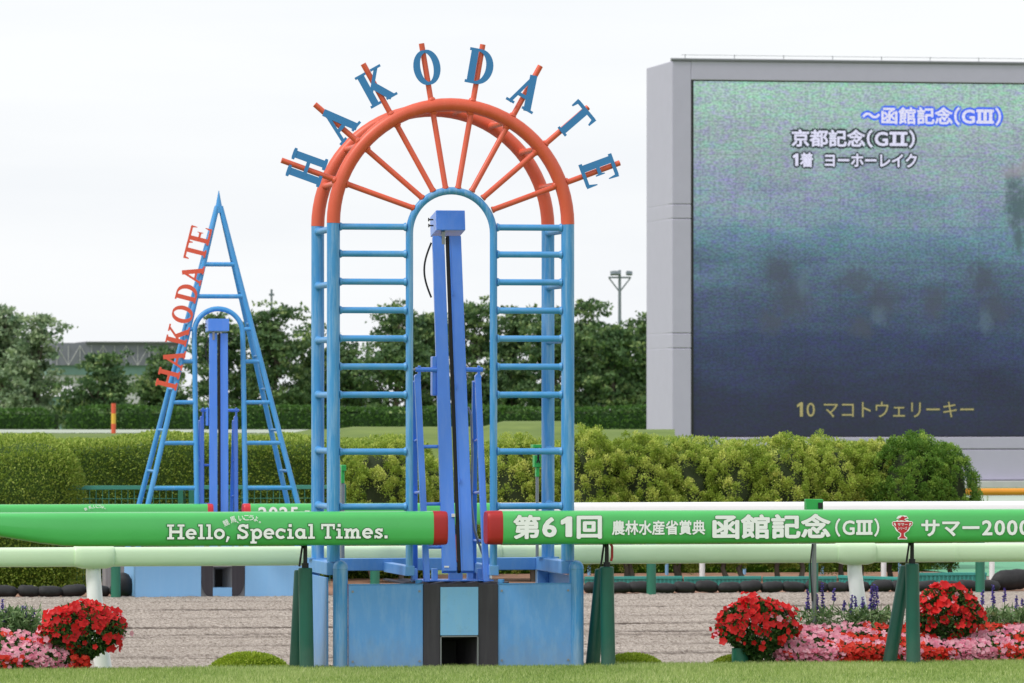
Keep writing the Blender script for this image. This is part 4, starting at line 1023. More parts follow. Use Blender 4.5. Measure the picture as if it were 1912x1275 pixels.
# juniper bushes: cauliflower-like tufts
def juniper(px, v, w_, ztop, mat, label, seed, dens=1.0, tint0=.45):
    rng = np.random.default_rng(seed); x = ux(px, v); base = Vector((x, v, -.26))
    r = thing('juniper_bush', base, label, 'bush', 'juniper bushes in the mulch bed')
    H = ztop + .26; nc = int(150 * dens * w_ * H / 1.2)
    # tuft centres over an egg-shaped body
    C = []
    while len(C) < nc:
        p = rng.normal(0, 1, 3); p /= np.linalg.norm(p); rr = rng.uniform(.84, 1.02)
        if p[1] > .3 and rng.random() < .6: continue
        z = .20 + (H - .32) * (.5 + .5 * p[2] * rr)
        f = 1.0 - .22 * max(0, (z / H - .75) / .25) ** 2
        g = rng.uniform(.9, 1.15); C.append((p[0] * rr * w_ * .5 * f * 1.05, p[1] * rr * .52 * f * g, z))
    C = np.array(C); R = rng.uniform(.05, .13, nc)
    nl = 175; idx = np.repeat(np.arange(nc), nl); n = len(idx)
    d = rng.normal(0, 1, (n, 3)); d[:, 2] = d[:, 2] * .9 + .45; d = unit(d)
    body = unit(C - np.array([0, 0, H * .45])); d = unit(d + .55 * body[idx])
    P = C[idx] + d * (R[idx] * rng.uniform(.6, 1.05, n))[:, None] * np.array([.85, .85, 1.3])
    V, F = leaf_arrays(P - d * .012, d, .024, .014, up=.35, jitter=.55)
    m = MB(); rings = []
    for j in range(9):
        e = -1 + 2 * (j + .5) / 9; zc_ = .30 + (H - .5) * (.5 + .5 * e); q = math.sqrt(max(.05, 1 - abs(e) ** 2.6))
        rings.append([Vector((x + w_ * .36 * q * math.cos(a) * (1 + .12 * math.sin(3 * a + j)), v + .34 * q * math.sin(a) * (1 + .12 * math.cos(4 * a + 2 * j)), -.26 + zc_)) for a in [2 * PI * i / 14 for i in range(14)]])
    m.loft(rings).build('shade_core', M['shade_core'], r, sharp=180)  # added solid core, its dark colour stands for shade between tufts
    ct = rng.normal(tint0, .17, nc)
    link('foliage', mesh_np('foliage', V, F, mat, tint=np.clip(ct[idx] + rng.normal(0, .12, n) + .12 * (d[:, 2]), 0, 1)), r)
    # woody stems
    for k in range(2 if w_ > .9 else 1):
        a = rng.uniform(-.22, .22) * w_; m = MB()
        b_ = rng.uniform(-.07, .07); m.tube([(x + a, v - .1 + rng.uniform(-.15, .1), -.27), (x + a + b_, v - .08, -.10), (x + a * 1.2 - b_ * .4, v - .05, .08), (x + a * 1.8, v, .5), (x + a * 2, v + .05, H * .7)], [.042, .03, .034, .024, .012], 9).build('stem', M['bark'], r)
junis = [(715, 27.9, 1.15, 806, 0), (790, 28.6, .9, 838, 0), (905, 28.5, .8, 812, 0), (968, 28.0, .95, 800, 0), (1035, 28.5, .85, 812, 0), (1095, 27.7, 1.0, 788, 0),
         (1190, 27.8, 1.15, 797, 0), (1285, 27.9, 1.1, 808, 0), (1372, 27.8, 1.05, 810, 0), (1460, 27.7, 1.1, 803, 0), (1545, 27.8, 1.1, 800, 0), (1630, 27.9, 1.0, 803, 0), (1700, 27.6, 1.15, 797, 1), (1764, 27.6, .8, 816, 1)]
JL = ['yellowish juniper bush seen through the left rungs of the arch', 'low juniper behind the left leg of the blue mast', 'juniper just right of the blue mast', 'pale-tipped juniper behind the inner right tube of the arch',
      'juniper behind the right column and green sensor pole', 'tall juniper immediately right of the arch, level with the top of the hedge', 'broad juniper left of the giant screen corner', 'juniper under the left frame of the giant screen',
      'juniper below the lower left of the screen picture', 'juniper left of the bush above the green sensor box', 'juniper directly above the green sensor box', 'juniper between the sensor box and the dark green bushes',
      'dark green dense juniper, inner one of the two at the right end', 'dark green rounded juniper at the very right end of the row']
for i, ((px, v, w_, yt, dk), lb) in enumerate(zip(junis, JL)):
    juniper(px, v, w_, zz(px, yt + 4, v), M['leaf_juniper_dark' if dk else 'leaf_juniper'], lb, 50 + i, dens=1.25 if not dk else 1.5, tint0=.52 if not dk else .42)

# small lime domes at the turf edge
def dome(px, half, ytop, v, label, seed):
    rng = np.random.default_rng(seed); x = ux(px, v); k = DV(px, v) / FPX; rx = half * k; h = zz(px, ytop, v) + .08; n = 9000
    d = unit(rng.normal(0, 1, (n, 3))); d[:, 2] = np.abs(d[:, 2]); P = d * np.array([rx, rx * .8, h]) * rng.uniform(.88, 1.02, (n, 1))
    V, F = leaf_arrays(P, d, .018, .011, up=.6, jitter=.7)
    r = thing('low_shrub', (x, v, -.08), label, 'shrub', 'small lime shrubs along the turf edge')
    link('foliage', mesh_np('foliage', V, F, M['leaf_lime'], tint=np.clip(rng.normal(.5, .2, n), 0, 1)), r)
    m = MB(); m.loft([[Vector((x + rx * .9 * math.cos(a) * math.cos(e), v + rx * .72 * math.sin(a) * math.cos(e), -.08 + h * .9 * math.sin(e))) for a in [2 * PI * i / 16 for i in range(16)]] for e in [PI / 2 * j / 6 for j in range(6)] + [PI / 2 * .98]])
    m.build('shrub_core', M['leaf_lime'], r)
dome(465, 78, 1219, .62, 'little lime green dome shrub left of the arch', 1)
dome(1180, 62, 1221, .60, 'little lime green shrub just right of the arch behind the green post', 2)
dome(1378, 55, 1224, .62, 'little lime green shrub at the foot of the red flower pot', 3)

# ================================================================ FLOWERS
def blossom_mesh():
    n = 5; V = [(0, 0, -.012)]; rim = []
    for i in range(20):
        a = 2 * PI * i / 20; rr = .026 * (1 + .16 * math.cos(5 * a)); V.append((rr * math.cos(a), rr * math.sin(a), .002 * math.cos(5 * a)))
    F = [(0, 1 + i, 1 + (i + 1) % 20) for i in range(20)]
    return np.array(V), np.array(F)
BV, BF = blossom_mesh()
blos = []
for tv in (.25, .55, .9):
    blos.append(mesh_np('blossom', BV, BF, M['petal_red'], tint=np.full(len(BF), tv), smooth=True))
blos_pink = mesh_np('blossom', BV * .8, BF, M['petal_pink'], tint=np.full(len(BF), .6), smooth=True)
def petunia(px, v, half, ytop, ybot, label, seed, nb=235, pot=True):
    rng = np.random.default_rng(seed); x = ux(px, v); k = DV(px, v) / FPX; rx = half * k; zt = zz(px, ytop, v); zb = zz(px, ybot, v); h = zt - zb; zc = zb + h * .42
    r = thing('red_petunia', (x, v, -.06), label, 'flowers', 'bushes of red petunias')
    n = 7000; d = unit(rng.normal(0, 1, (n, 3))); sc = np.where(d[:, 2:3] > 0, h * .58, h * .52)
    P = np.stack([d[:, 0] * rx, d[:, 1] * rx * .8, d[:, 2] * sc[:, 0]], 1) * rng.uniform(.35, .98, (n, 1)) ** .5
    P[:, 0] *= np.where(P[:, 2] < 0, 1 + P[:, 2] / (h * .75), 1)
    V, F = leaf_arrays(P + np.array([0, 0, zc + .06]), d, .032, .02, up=.25, jitter=.8)
    link('leaves', mesh_np('leaves', V, F, M['leaf_petunia'], tint=np.clip(rng.normal(.45, .22, n), 0, 1)), r)
    c = 0
    while c < nb:
        d = Vector(rng.normal(0, 1, 3)); d.normalize()
        if d.z < -.55 or d.y > .45: continue
        pr = .96 if d.z > .15 else (.45 if d.z > -.15 else .16)
        if rng.random() > pr: continue
        nd = Vector((d.x, d.y, d.z)); f = rng.uniform(.94, 1.06) * (1 + .07 * math.sin(5 * d.x + seed) * math.cos(6 * d.z + 3 * d.y)) + (.16 if rng.random() < .05 else 0)
        p = Vector((x + d.x * rx * f, v + d.y * rx * .8 * f, zc + d.z * (h * .6 if d.z > 0 else h * .5) * f))
        nrm = (nd + Vector((0, -.55, .2)) + Vector(rng.normal(0, .35, 3))).normalized()
        pink = rng.random() < .05
        o = link('blossom', blos_pink if pink else blos[int(rng.integers(3))], r, p)
        o.rotation_mode = 'QUATERNION'; o.rotation_quaternion = nrm.to_track_quat('Z', 'Y'); s = rng.choice([.6, .8, 1.0, 1.15, 1.3]) * rng.uniform(.9, 1.1); o.scale = (s, s, s); c += 1
    if pot:
        zp = zb + h * .12
        MB().tube([(x - rx * .42, v, -.15), (x - rx * .42, v, zp)], .065, 20).build('green_pot', M['fencepost'], r)
petunia(155, .42, 80, 1128, 1225, 'round mound of red petunias at the left under the curved white post', 1, pot=False)
petunia(1413, .42, 76, 1118, 1222, 'round mound of red petunias in a green pot right of the arch', 2)
petunia(1768, .70, 66, 1093, 1205, 'upright mound of red petunias right of the last green support post', 3)

def bed(name, pa, pb, v0, v1, red, label, seed, n, h0=.10):
    """impatiens carpet: leaves and two colours of flowers in patches"""
    rng = np.random.default_rng(seed); xa, xb = ux(pa, v0), ux(pb, v0)
    def heights(x, y): return h0 + .17 * (y - v0) / (v1 - v0) + .02 * np.sin(x * 7) * np.cos(y * 9)
    def patchv(x, y): return np.sin(x * 6.3 + 1.3 + 2 * np.sin(y * 5.0 + x)) * np.cos(y * 9.0 + x * 3.1)
    def scatter(n):
        x = rng.uniform(xa, xb, n); y = v0 + (v1 - v0) * rng.uniform(0, 1, n); e = np.minimum(1, np.minimum(x - xa, xb - x) / .12)
        return x, y, heights(x, y) * (.35 + .65 * np.clip(e, 0, 1))
    x, y, z = scatter(n * 3)
    z = z * rng.uniform(.15, .95, n * 3); P = np.stack([x, y, z - .06], 1); d = np.tile([0, -.5, 1.0], (n * 3, 1))
    V, F = leaf_arrays(P, d, .038, .022, up=.2, jitter=.7)
    r = thing(name, ((xa + xb) / 2, v0, -.05), label, 'flower bed')
    o = world_link('leaves', mesh_np('leaves', V, F, M['leaf_petunia'], tint=np.clip(rng.normal(.6, .2, n * 3), 0, 1)), r); o['kind'] = 'stuff'
    x, y, z = scatter(n)
    fr = rng.random(n) < .45; y = np.where(fr, v0 + rng.uniform(-.02, .05, n), y); z = np.where(fr, rng.uniform(.0, 1, n) ** .7 * h0, z)
    pv = patchv(x, y) + rng.normal(0, .18, n); isred = pv > (.12 if not red else -.1)
    m = len(BV); fv = BV * np.array([.72, .72, .5])
    for nm, sel, mt in (('pink_flowers', ~isred, M['petal_pink']), ('red_flowers', isred, M['petal_imp_red'])):
        k = int(sel.sum());
        nr = unit(np.tile([0, -.75, .75], (k, 1)) + rng.normal(0, .38, (k, 3))); t = unit(np.cross(nr, rng.normal(0, 1, (k, 3)))); b = np.cross(nr, t)
        s = rng.uniform(.75, 1.15, (k, 1, 1))
        VV = np.stack([x[sel], y[sel], z[sel] - .03], 1)[:, None, :] + s * (fv[None, :, 0:1] * t[:, None, :] + fv[None, :, 1:2] * b[:, None, :] + fv[None, :, 2:3] * nr[:, None, :])
        FF = (BF[None] + (np.arange(k) * m)[:, None, None]).reshape(-1, 3)
        o = world_link(nm, mesh_np(nm, VV.reshape(-1, 3), FF, mt, tint=np.repeat(np.clip(rng.normal(.5, .3, k), 0, 1), len(BF)), smooth=True), r); o['kind'] = 'stuff'
bed('impatiens_bed', -60, 168, .22, .75, False, 'patch of pink and scarlet flowers at the lower left corner', 5, 620, h0=.13)
bed('impatiens_bed', 1452, 2080, .30, .95, False, 'long bed of pink and scarlet flowers at the lower right', 6, 2700, h0=.13)

def salvia(px, v, spikes, label, seed, zb=-.05, lw=34):
    """clump of grey-green leaves with violet flower spikes; spikes = [(px, ytop, ybottom)]"""
    rng = np.random.default_rng(seed); x = ux(px, v); k = DV(px, v) / FPX; hz = zz(px, 1148, v)
    r = thing('violet_salvia', (x, v, zb), label, 'flowers', 'violet salvia plants')
    n = 900; d = unit(rng.normal(0, 1, (n, 3)) * np.array([1, .8, .8]) + np.array([0, -.2, .5]))
    P = np.array([x, v, zb]) + np.stack([rng.normal(0, lw * .55 * k, n), rng.normal(0, .06, n), rng.uniform(.05, hz - zb + .03, n)], 1)
    V, F = leaf_arrays(P, d, .075, .017, up=-.05, jitter=.3)
    world_link('leaves', mesh_np('leaves', V, F, M['leaf_salvia'], tint=np.clip(rng.normal(.5, .22, n), 0, 1)), r)
    for sx, y0, y1 in spikes:
        a = PV(sx, y1, v); b = PV(sx + rng.uniform(-2, 2), y0, v); foot = Vector((x + (a.x - x) * .4, v, zb))
        st = MB().tube([foot, a, b], [.004, .003, .002], 6).build('flower_spike', M['leaf_salvia'], r)
        nb = int((b.z - a.z) / .0014); u = np.sort(rng.uniform(0, 1, nb)); C = np.array(a[:])[None] + (np.array(b[:]) - np.array(a[:]))[None] * (np.round(u * 11) / 11 * .9 + u * .1)[:, None]
        dd = unit(rng.normal(0, 1, (nb, 3)) * np.array([1, 1, .4])); V, F = leaf_arrays(C, dd,   .022 * (1.15 - u[:, None] * .6), .013, up=.3, jitter=.2)
        world_link('florets', mesh_np('florets', V, F, M['petal_violet'], tint=np.clip(rng.normal(.45, .3, nb), 0, 1)), st)
SV = .98
salvia(14, SV, [(3, 1120, 1160), (12, 1138, 1165), (24, 1145, 1168)], 'violet salvia at the left edge of the picture', 1)
salvia(48, SV, [(42, 1132, 1165), (48, 1133, 1172), (62, 1137, 1166)], 'violet salvia just left of the red petunias at left', 2)
salvia(1525, SV + .1, [(1508, 1100, 1140), (1526, 1110, 1145), (1537, 1090, 1140), (1557, 1098, 1122)], 'violet salvia around the foot of the grey sensor pole', 3)
salvia(1600, SV + .1, [(1576, 1120, 1142), (1590, 1112, 1146), (1598, 1113, 1140), (1612, 1116, 1136)], 'violet salvia in front of the curved white post at right', 4)
salvia(1640, SV + .05, [(1626, 1096, 1135), (1632, 1092, 1138), (1638, 1096, 1130)], 'violet salvia between the curved white post and the leaning green brace', 5)
salvia(1858, SV + .05, [(1834, 1102, 1128), (1855, 1093, 1135), (1876, 1099, 1122)], 'violet salvia right of the upright red petunias', 6)
salvia(1905, SV + .05, [(1898, 1112, 1136), (1910, 1118, 1132), (1916, 1094, 1128)], 'violet salvia cut by the right edge of the picture', 7)

# ================================================================ GIANT SCREEN
def screen():
    Ds = 150.0; c0 = PD(1255, 113, Ds); v = c0.y
    XL = c0.x; zt = c0.z; k = DV(1255, v) / FPX
    lx = ux(1292, v); lz1 = zz(1292, 151, v); lz0 = zz(1600, 814, v); LW = (lz1 - lz0) * 16 / 9; XR = lx + LW + (lx - XL); dep = 3.4
    r = thing('giant_screen', ((XL + XR) / 2, v, -.26), 'giant grey-framed video screen at right with captions on a green to navy picture', 'screen')
    fr = M['scrframe']
    # frame pieces around the display
    def piece(nm, x0, x1, z0, z1, y0=0, y1=.6, mat=fr, bev=.02): return MB().box(x0, x1, v + y0, v + y1, z0, z1).build(nm, mat, r, bevel=bev)
    joints = [zz(1255, 650, v), zz(1255, 622, v), zz(1255, 408, v), zz(1255, 381, v)]
    zs = [-.3] + joints + [zt]
    for a, b in zip(zs[:-1], zs[1:]):
        piece('frame_panel', XL, lx - .02, a + .006, b - .006); piece('frame_panel', lx + LW + .02, XR, a + .006, b - .006)
        MB().box(XL + .012, XL + 1.6, v + .62, v + dep, a + .006, b - .006).build('side_cladding', fr, r, bevel=.02)
        MB().box(XL + .014, lx - .04, v + .05, v + dep, b - .02, b + .02 if b != zt else b - .015).build('joint_strip', fr, r)
    piece('top_panel', lx - .02, lx + LW + .02, lz1 + .03, zt); piece('bottom_panel', lx - .02, lx + LW + .02, zz(1850, 838, v), lz0 - .03)
    piece('plinth_panel', lx - .02, lx + LW + .02, zz(1850, 896, v), zz(1850, 838, v) - .02); piece('plinth_foot', lx - .3, lx + LW + .02, -.35, zz(1850, 896, v) - .02, -.3, .6, M['wallwhite'])
    MB().box(XL + .6, XR - .1, v + .62, v + dep - .1, -.3, zt - .5).build('back_wall', fr, r)
    # coping with chamfered left end
    m = MB(); yb = v + dep
    m.loft([[Vector((XL - .02, v - .04, zt)), Vector((XL - .02, v - .04, zt + .05)), Vector((XL + .02, v + .3, zt + .09)), Vector((XL + .02, v + .3, zt))], [Vector((XR, v - .04, zt)), Vector((XR, v - .04, zt + .05)), Vector((XR, v + .3, zt + .09)), Vector((XR, v + .3, zt))]], smooth=False)
    m.build('coping', M['scrtop'], r)
    m = MB(); m.add([(XL + .012, v + .3, zt - .02), (XL + .012, v + dep, zt - .9 + .5), (XR, v + dep, zt - .4), (XR, v + .3, zt + .02)], [(0, 1, 2, 3)])
    m.build('roof', M['scrtop'], r)
    for i in range(12):
        x = XL + .4 + i * 1.35; MB().tube([(x, v + .2, zt + .06), (x, v + .2, zt + .19)], .010, 6).build('roof_post', M['steel'], r)
    MB().tube([(XL + .3, v + .2, zt + .17), (XR - .2, v + .2, zt + .17)], .006, 6).build('roof_wire', M['steel'], r)
    # dark gasket and display
    m = MB(); g = .06
    m.box(lx - .019, lx + .05, v + .02, v + .1, lz0 - .029, lz1 + .029); m.box(lx + .05, lx + LW + .019, v + .02, v + .1, lz1 - .0, lz1 + .029); m.box(lx + .05, lx + LW + .019, v + .02, v + .1, lz0 - .029, lz0)
    m.build('gasket', M['black'], r)
    mt, t, b = mat_new('led_picture')
    geo = N(t, 'ShaderNodeNewGeometry'); sp = N(t, 'ShaderNodeSeparateXYZ'); t.links.new(geo.outputs['Position'], sp.inputs[0])
    mr = N(t, 'ShaderNodeMapRange'); mr.inputs['From Min'].default_value = lz0; mr.inputs['From Max'].default_value = lz1; t.links.new(sp.outputs['Z'], mr.inputs['Value'])
    nb = noise(t, 1.0, 4, .6, mscale=(.28, 1, .9)); ad = N(t, 'ShaderNodeMath', _operation='MULTIPLY_ADD'); ad.inputs[1].default_value = .34; t.links.new(nb.outputs['Fac'], ad.inputs[0])
    sub = N(t, 'ShaderNodeMath', _operation='SUBTRACT'); t.links.new(mr.outputs[0], ad.inputs[2]); t.links.new(ad.outputs[0], sub.inputs[0]); sub.inputs[1].default_value = .17
    cr_ = ramp(t, sub.outputs[0], (0.0, srgb(22, 27, 46)), (.12, srgb(26, 34, 56)), (.27, srgb(40, 54, 80)), (.42, srgb(64, 82, 98)), (.56, srgb(90, 120, 130)), (.70, srgb(124, 140, 146)), (.85, srgb(140, 158, 152)), (1.0, srgb(150, 180, 162)))
    # coloured LED grain
    n1 = noise(t, 1.0, 2, .6, mscale=(5, 1, 13)); n2 = noise(t, 1.0, 2, .6, mscale=(11, 1, 24)); n2.inputs['Scale'].default_value = 1.07
    g1 = ramp(t, n1.outputs['Fac'], (.36, (.66, .57, .82)), (.5, (.65, .66, .67)), (.64, (.57, .73, .64)))
    c1 = mixc(t, 1.0, cr_.outputs[0], g1.outputs[0], 'MULTIPLY')
    n6 = noise(t, 1.0, 3, .6, mscale=(1.3, 1, 4)); g6 = ramp(t, n6.outputs['Fac'], (.35, (.84, .70, .98)), (.5, (.85, .85, .85)), (.65, (.72, .93, .9))); c1 = mixc(t, .8, c1, g6.outputs[0], 'MULTIPLY')
    n3 = noise(t, 1.0, 1, .5, mscale=(13, 1, 20)); g3 = ramp(t, n3.outputs['Fac'], (.36, (.62, .62, .64)), (.64, (1, 1, 1)))
    c1 = mixc(t, 1.0, c1, g3.outputs[0], 'MULTIPLY')
    # faint ghosts of running horses and riders: soft broken shapes in the broadcast picture
    nd = noise(t, 1.0, 6, .8, mscale=(3.4, 1, 2.6)); grow = None
    def blobs(L):
        acc = None
        for bx_, by_, rx_, ry_ in L:
            c_ = PV(bx_, by_, v); kx = DV(bx_, v) / FPX
            mpn = N(t, 'ShaderNodeMapping', _vector_type='POINT'); mpn.inputs['Scale'].default_value = (1 / (rx_ * kx), 0, 1 / (ry_ * kx)); mpn.inputs['Location'].default_value = (-c_.x / (rx_ * kx), 0, -c_.z / (ry_ * kx))
            t.links.new(geo.outputs['Position'], mpn.inputs['Vector']); ln = N(t, 'ShaderNodeVectorMath', _operation='LENGTH'); t.links.new(mpn.outputs[0], ln.inputs[0])
            m1 = N(t, 'ShaderNodeMath', _operation='MULTIPLY_ADD'); m1.inputs[1].default_value = 3.0; t.links.new(nd.outputs['Fac'], m1.inputs[0]); t.links.new(ln.outputs['Value'], m1.inputs[2])
            mr_ = N(t, 'ShaderNodeMapRange'); mr_.inputs['From Min'].default_value = 2.75; mr_.inputs['From Max'].default_value = 1.9; t.links.new(m1.outputs[0], mr_.inputs['Value'])
            if acc is None: acc = mr_.outputs[0]
            else:
                mm = N(t, 'ShaderNodeMath', _operation='MAXIMUM'); t.links.new(acc, mm.inputs[0]); t.links.new(mr_.outputs[0], mm.inputs[1]); acc = mm.outputs[0]
        return acc
    def scaled(x, f): m_ = N(t, 'ShaderNodeMath', _operation='MULTIPLY'); m_.inputs[1].default_value = f; t.links.new(x, m_.inputs[0]); return m_.outputs[0]
    c1 = mixc(t, scaled(blobs([(1455, 505, 34, 30), (1480, 560, 40, 44), (1440, 600, 26, 24), (1600, 520, 40, 30), (1645, 560, 36, 40), (1610, 610, 28, 22), (1745, 560, 24, 34), (1835, 520, 30, 34), (1860, 575, 34, 34)]), .72), c1, srgb(38, 44, 54))
    c1 = mixc(t, scaled(blobs([(1500, 530, 14, 26), (1640, 590, 18, 20), (1840, 600, 15, 26)]), .22), c1, srgb(70, 92, 100))
    c1 = mixc(t, scaled(blobs([(1902, 385, 26, 52), (1903, 445, 10, 34), (1925, 420, 18, 50), (1896, 345, 18, 26)]), .9), c1, srgb(42, 58, 62))
    c1 = mixc(t, scaled(blobs([(1895, 320, 22, 14), (1915, 312, 14, 14)]), .6), c1, srgb(96, 92, 98))
    # faint grid of display modules
    br = N(t, 'ShaderNodeTexBrick'); br.offset = 0.0; br.inputs['Scale'].default_value = 1.0; br.inputs['Brick Width'].default_value = .96; br.inputs['Row Height'].default_value = .96; br.inputs['Mortar Size'].default_value = .012
    br.inputs['Color1'].default_value = (.47, .47, .47, 1); br.inputs['Color2'].default_value = (.53, .53, .53, 1); br.inputs['Mortar'].default_value = (.4, .4, .4, 1)
    cb = N(t, 'ShaderNodeCombineXYZ'); t.links.new(sp.outputs['X'], cb.inputs['X']); t.links.new(sp.outputs['Z'], cb.inputs['Y']); t.links.new(cb.outputs[0], br.inputs['Vector'])
    c1 = mixc(t, .8, c1, br.outputs['Color'], 'OVERLAY')
    b.inputs['Base Color'].default_value = (.012, .012, .015, 1); b.inputs['Roughness'].default_value = .6
    t.links.new(c1, b.inputs['Emission Color']); b.inputs['Emission Strength'].default_value = 1.75
    n5 = noise(t, 1.0, 1, .5, mscale=(30, 1, 30))
    d = MB().box(lx + .05, lx + LW, v + .05, v + .09, lz0, lz1).build('display', mt, r)
    def em(name, col, s=1.0):
        m_, t_2, b_ = mat_new(name); nz = noise(t_2, 1.0, 1, .5, mscale=(26, 1, 36)); cc = ramp(t_2, nz.outputs['Fac'], (.25, tuple(c * .6 for c in col[:3])), (.6, col[:3]))
        b_.inputs['Base Color'].default_value = (.02, .02, .02, 1); t_2.links.new(cc.outputs[0], b_.inputs['Emission Color']); b_.inputs['Emission Strength'].default_value = s; return m_
    wt, bl, dk, yl = em('led_white', srgb(196, 196, 218)), em('led_blue', srgb(50, 88, 214)), em('led_dark', srgb(22, 34, 44)), em('led_yellow', srgb(140, 132, 84))
    hs = em('led_horse', srgb(92, 112, 120)); hs2 = em('led_rider', srgb(124, 132, 140))
    vf = v + .05
    for s, a, b_, y0, y1, m1, m2, off, o2 in (('〜函館記念（GⅢ）', 1611, 1868, 201, 232, wt, bl, .03, .16), ('京都記念（GⅡ）', 1479, 1707, 243, 274, wt, dk, .03, .16), ('1着  ヨーホーレイク', 1481, 1711, 286, 312, wt, dk, .03, .16), ('10 マコトウェリーキー', 1488, 1818, 750, 779, yl, dk, -.004, .07)):
        x0, x1 = ux(a, vf), ux(b_, vf); zlo = zz((a + b_) / 2, y1, vf); hh = zz((a + b_) / 2, y0, vf) - zlo
        t1, bx = text_on('caption', s, Vector((x0, vf, zlo)), UX, UZ, FRONT, x1 - x0, hh, m1, d, off=off, push=.012)
        text_on('caption_outline', s, Vector((x0, vf, zlo)), UX, UZ, FRONT, x1 - x0, hh, m2, d, off=o2, push=.005, box=bx)
screen()

# orange padded barrier in front of the screen
def barrier():
    v = 40.0; z1 = zz(1870, 918, v)
    r = thing('padded_barrier', (ux(1830, v), v, -.26), 'low barrier with an orange padded pipe on white boards below the giant screen', 'barrier')
    xa, xb = ux(1700, v), ux(2500, v)
    MB().tube([(xa, v, z1), (xb, v, z1)], .052, 16).build('orange_pipe', M['yelloworange'], r)
    x = xa
    while x < xb: MB().box(x, x + 1.18, v - .03, v + .03, -.27, z1 - .055).build('white_board', M['white_rail'], r, bevel=.005); x += 1.2
barrier()
def blue_pipe():
    v = 30.2; z = zz(1400, 932, v); r = thing('blue_rail', (ux(1230, v), v, -.26), 'thin blue pipe rail glimpsed behind the lower juniper branches', 'rail')
    MB().tube([(ux(1090, v), v, z), (ux(1690, v), v, z)], .03, 12).build('pipe', M['panel2'], r)
    for px in range(1100, 1700, 145): MB().tube([(ux(px, v), v, -.27), (ux(px, v), v, z)], .022, 10).build('post', M['panel2'], r)
blue_pipe()

# ================================================================ BACKGROUND
def far_fence():
    a, b = PD(-200, 805, 195), PD(1260, 805, 205)
    r = thing('far_rail', (a.x, a.y, -.26), 'thin white running rail far away in front of the far hedge', 'rail')
    MB().bar(a, b, .16, .12, up=(0, 0, 1)).build('rail_beam', M['white_rail'], r)
    n = 22
    for i in range(n + 1):
        p = a.lerp(b, i / n); MB().tube([(p.x, p.y, -.28), (p.x, p.y, p.z - .05)], .05, 8).build('post', M['white_rail'], r)
far_fence()
p = PD(212, 753, 188)
r = thing('marker_pole', (p.x, p.y, -.26), 'orange and yellow banded distance pole standing at the far rail', 'pole')
zs = [PD(212, y, 188).z for y in (753, 772, 791, 810)] + [.3, -.27]
for i in range(5): MB().tube([(p.x, p.y, zs[i + 1]), (p.x, p.y, zs[i])], .078, 12).build('band', (M['orange2'], M['yellow'])[i % 2], r)

def far_hedge(pa, pb, D, y, label, seed):
    a, b = PD(pa, y, D), PD(pb, y, D); rng = np.random.default_rng(seed); L = (b - a).length; n = int(L * 520); dpt = 2.0
    dx = np.array(((b - a) / L)[:]); nrm = np.array([dx[1], -dx[0], 0]); u = rng.uniform(0, L, n); top = rng.random(n) < .35
    H = a.z + .26; s = rng.uniform(0, 1, n)
    rnd = .25 * H
    P = np.array([a.x, a.y, -.26]) + u[:, None] * dx; off = np.where(top, -s * dpt, 0); z = np.where(top, H, s * H)
    z = z + .05 * np.sin(u * .9) - np.where(top, 0, 0); edge = np.minimum(u, L - u); z = z * np.where(edge < .5, .75 + .5 * edge, 1)
    off = off - np.where((~top) & (z > H - .25), (z - H + .25) * .8, 0) - rng.gamma(1.3, .05, n)
    P = P + nrm * off[:, None] + np.stack([0 * z, 0 * z, z], 1)
    V, F = leaf_arrays(P, np.tile(nrm, (n, 1)) + np.array([0, 0, .4]), .15, .09, up=.2, jitter=.8)
    r = thing('far_hedge', (a.x, a.y, -.26), label, 'hedge')
    world_link('foliage', mesh_np('foliage', V, F, M['leaf_farhedge'], tint=np.clip(rng.normal(.45, .22, n), 0, 1)), r)
    q = Vector(nrm) * -.25; q2 = Vector(nrm) * -dpt; m = MB(); zt = H - .26 - .18
    m.loft([[Vector((c.x, c.y, -.26)) + q, Vector((c.x, c.y, zt)) + q, Vector((c.x, c.y, zt)) + q2, Vector((c.x, c.y, -.26)) + q2] for c in (a, b)], smooth=False); m.build('hedge_core', M['leaf_farhedge'], r)
far_hedge(-260, 101, 216, 765, 'far dark hedge at the left edge behind the white running rail', 1)
far_hedge(122, 1320, 216, 763, 'very long far dark hedge below the row of trees', 2)

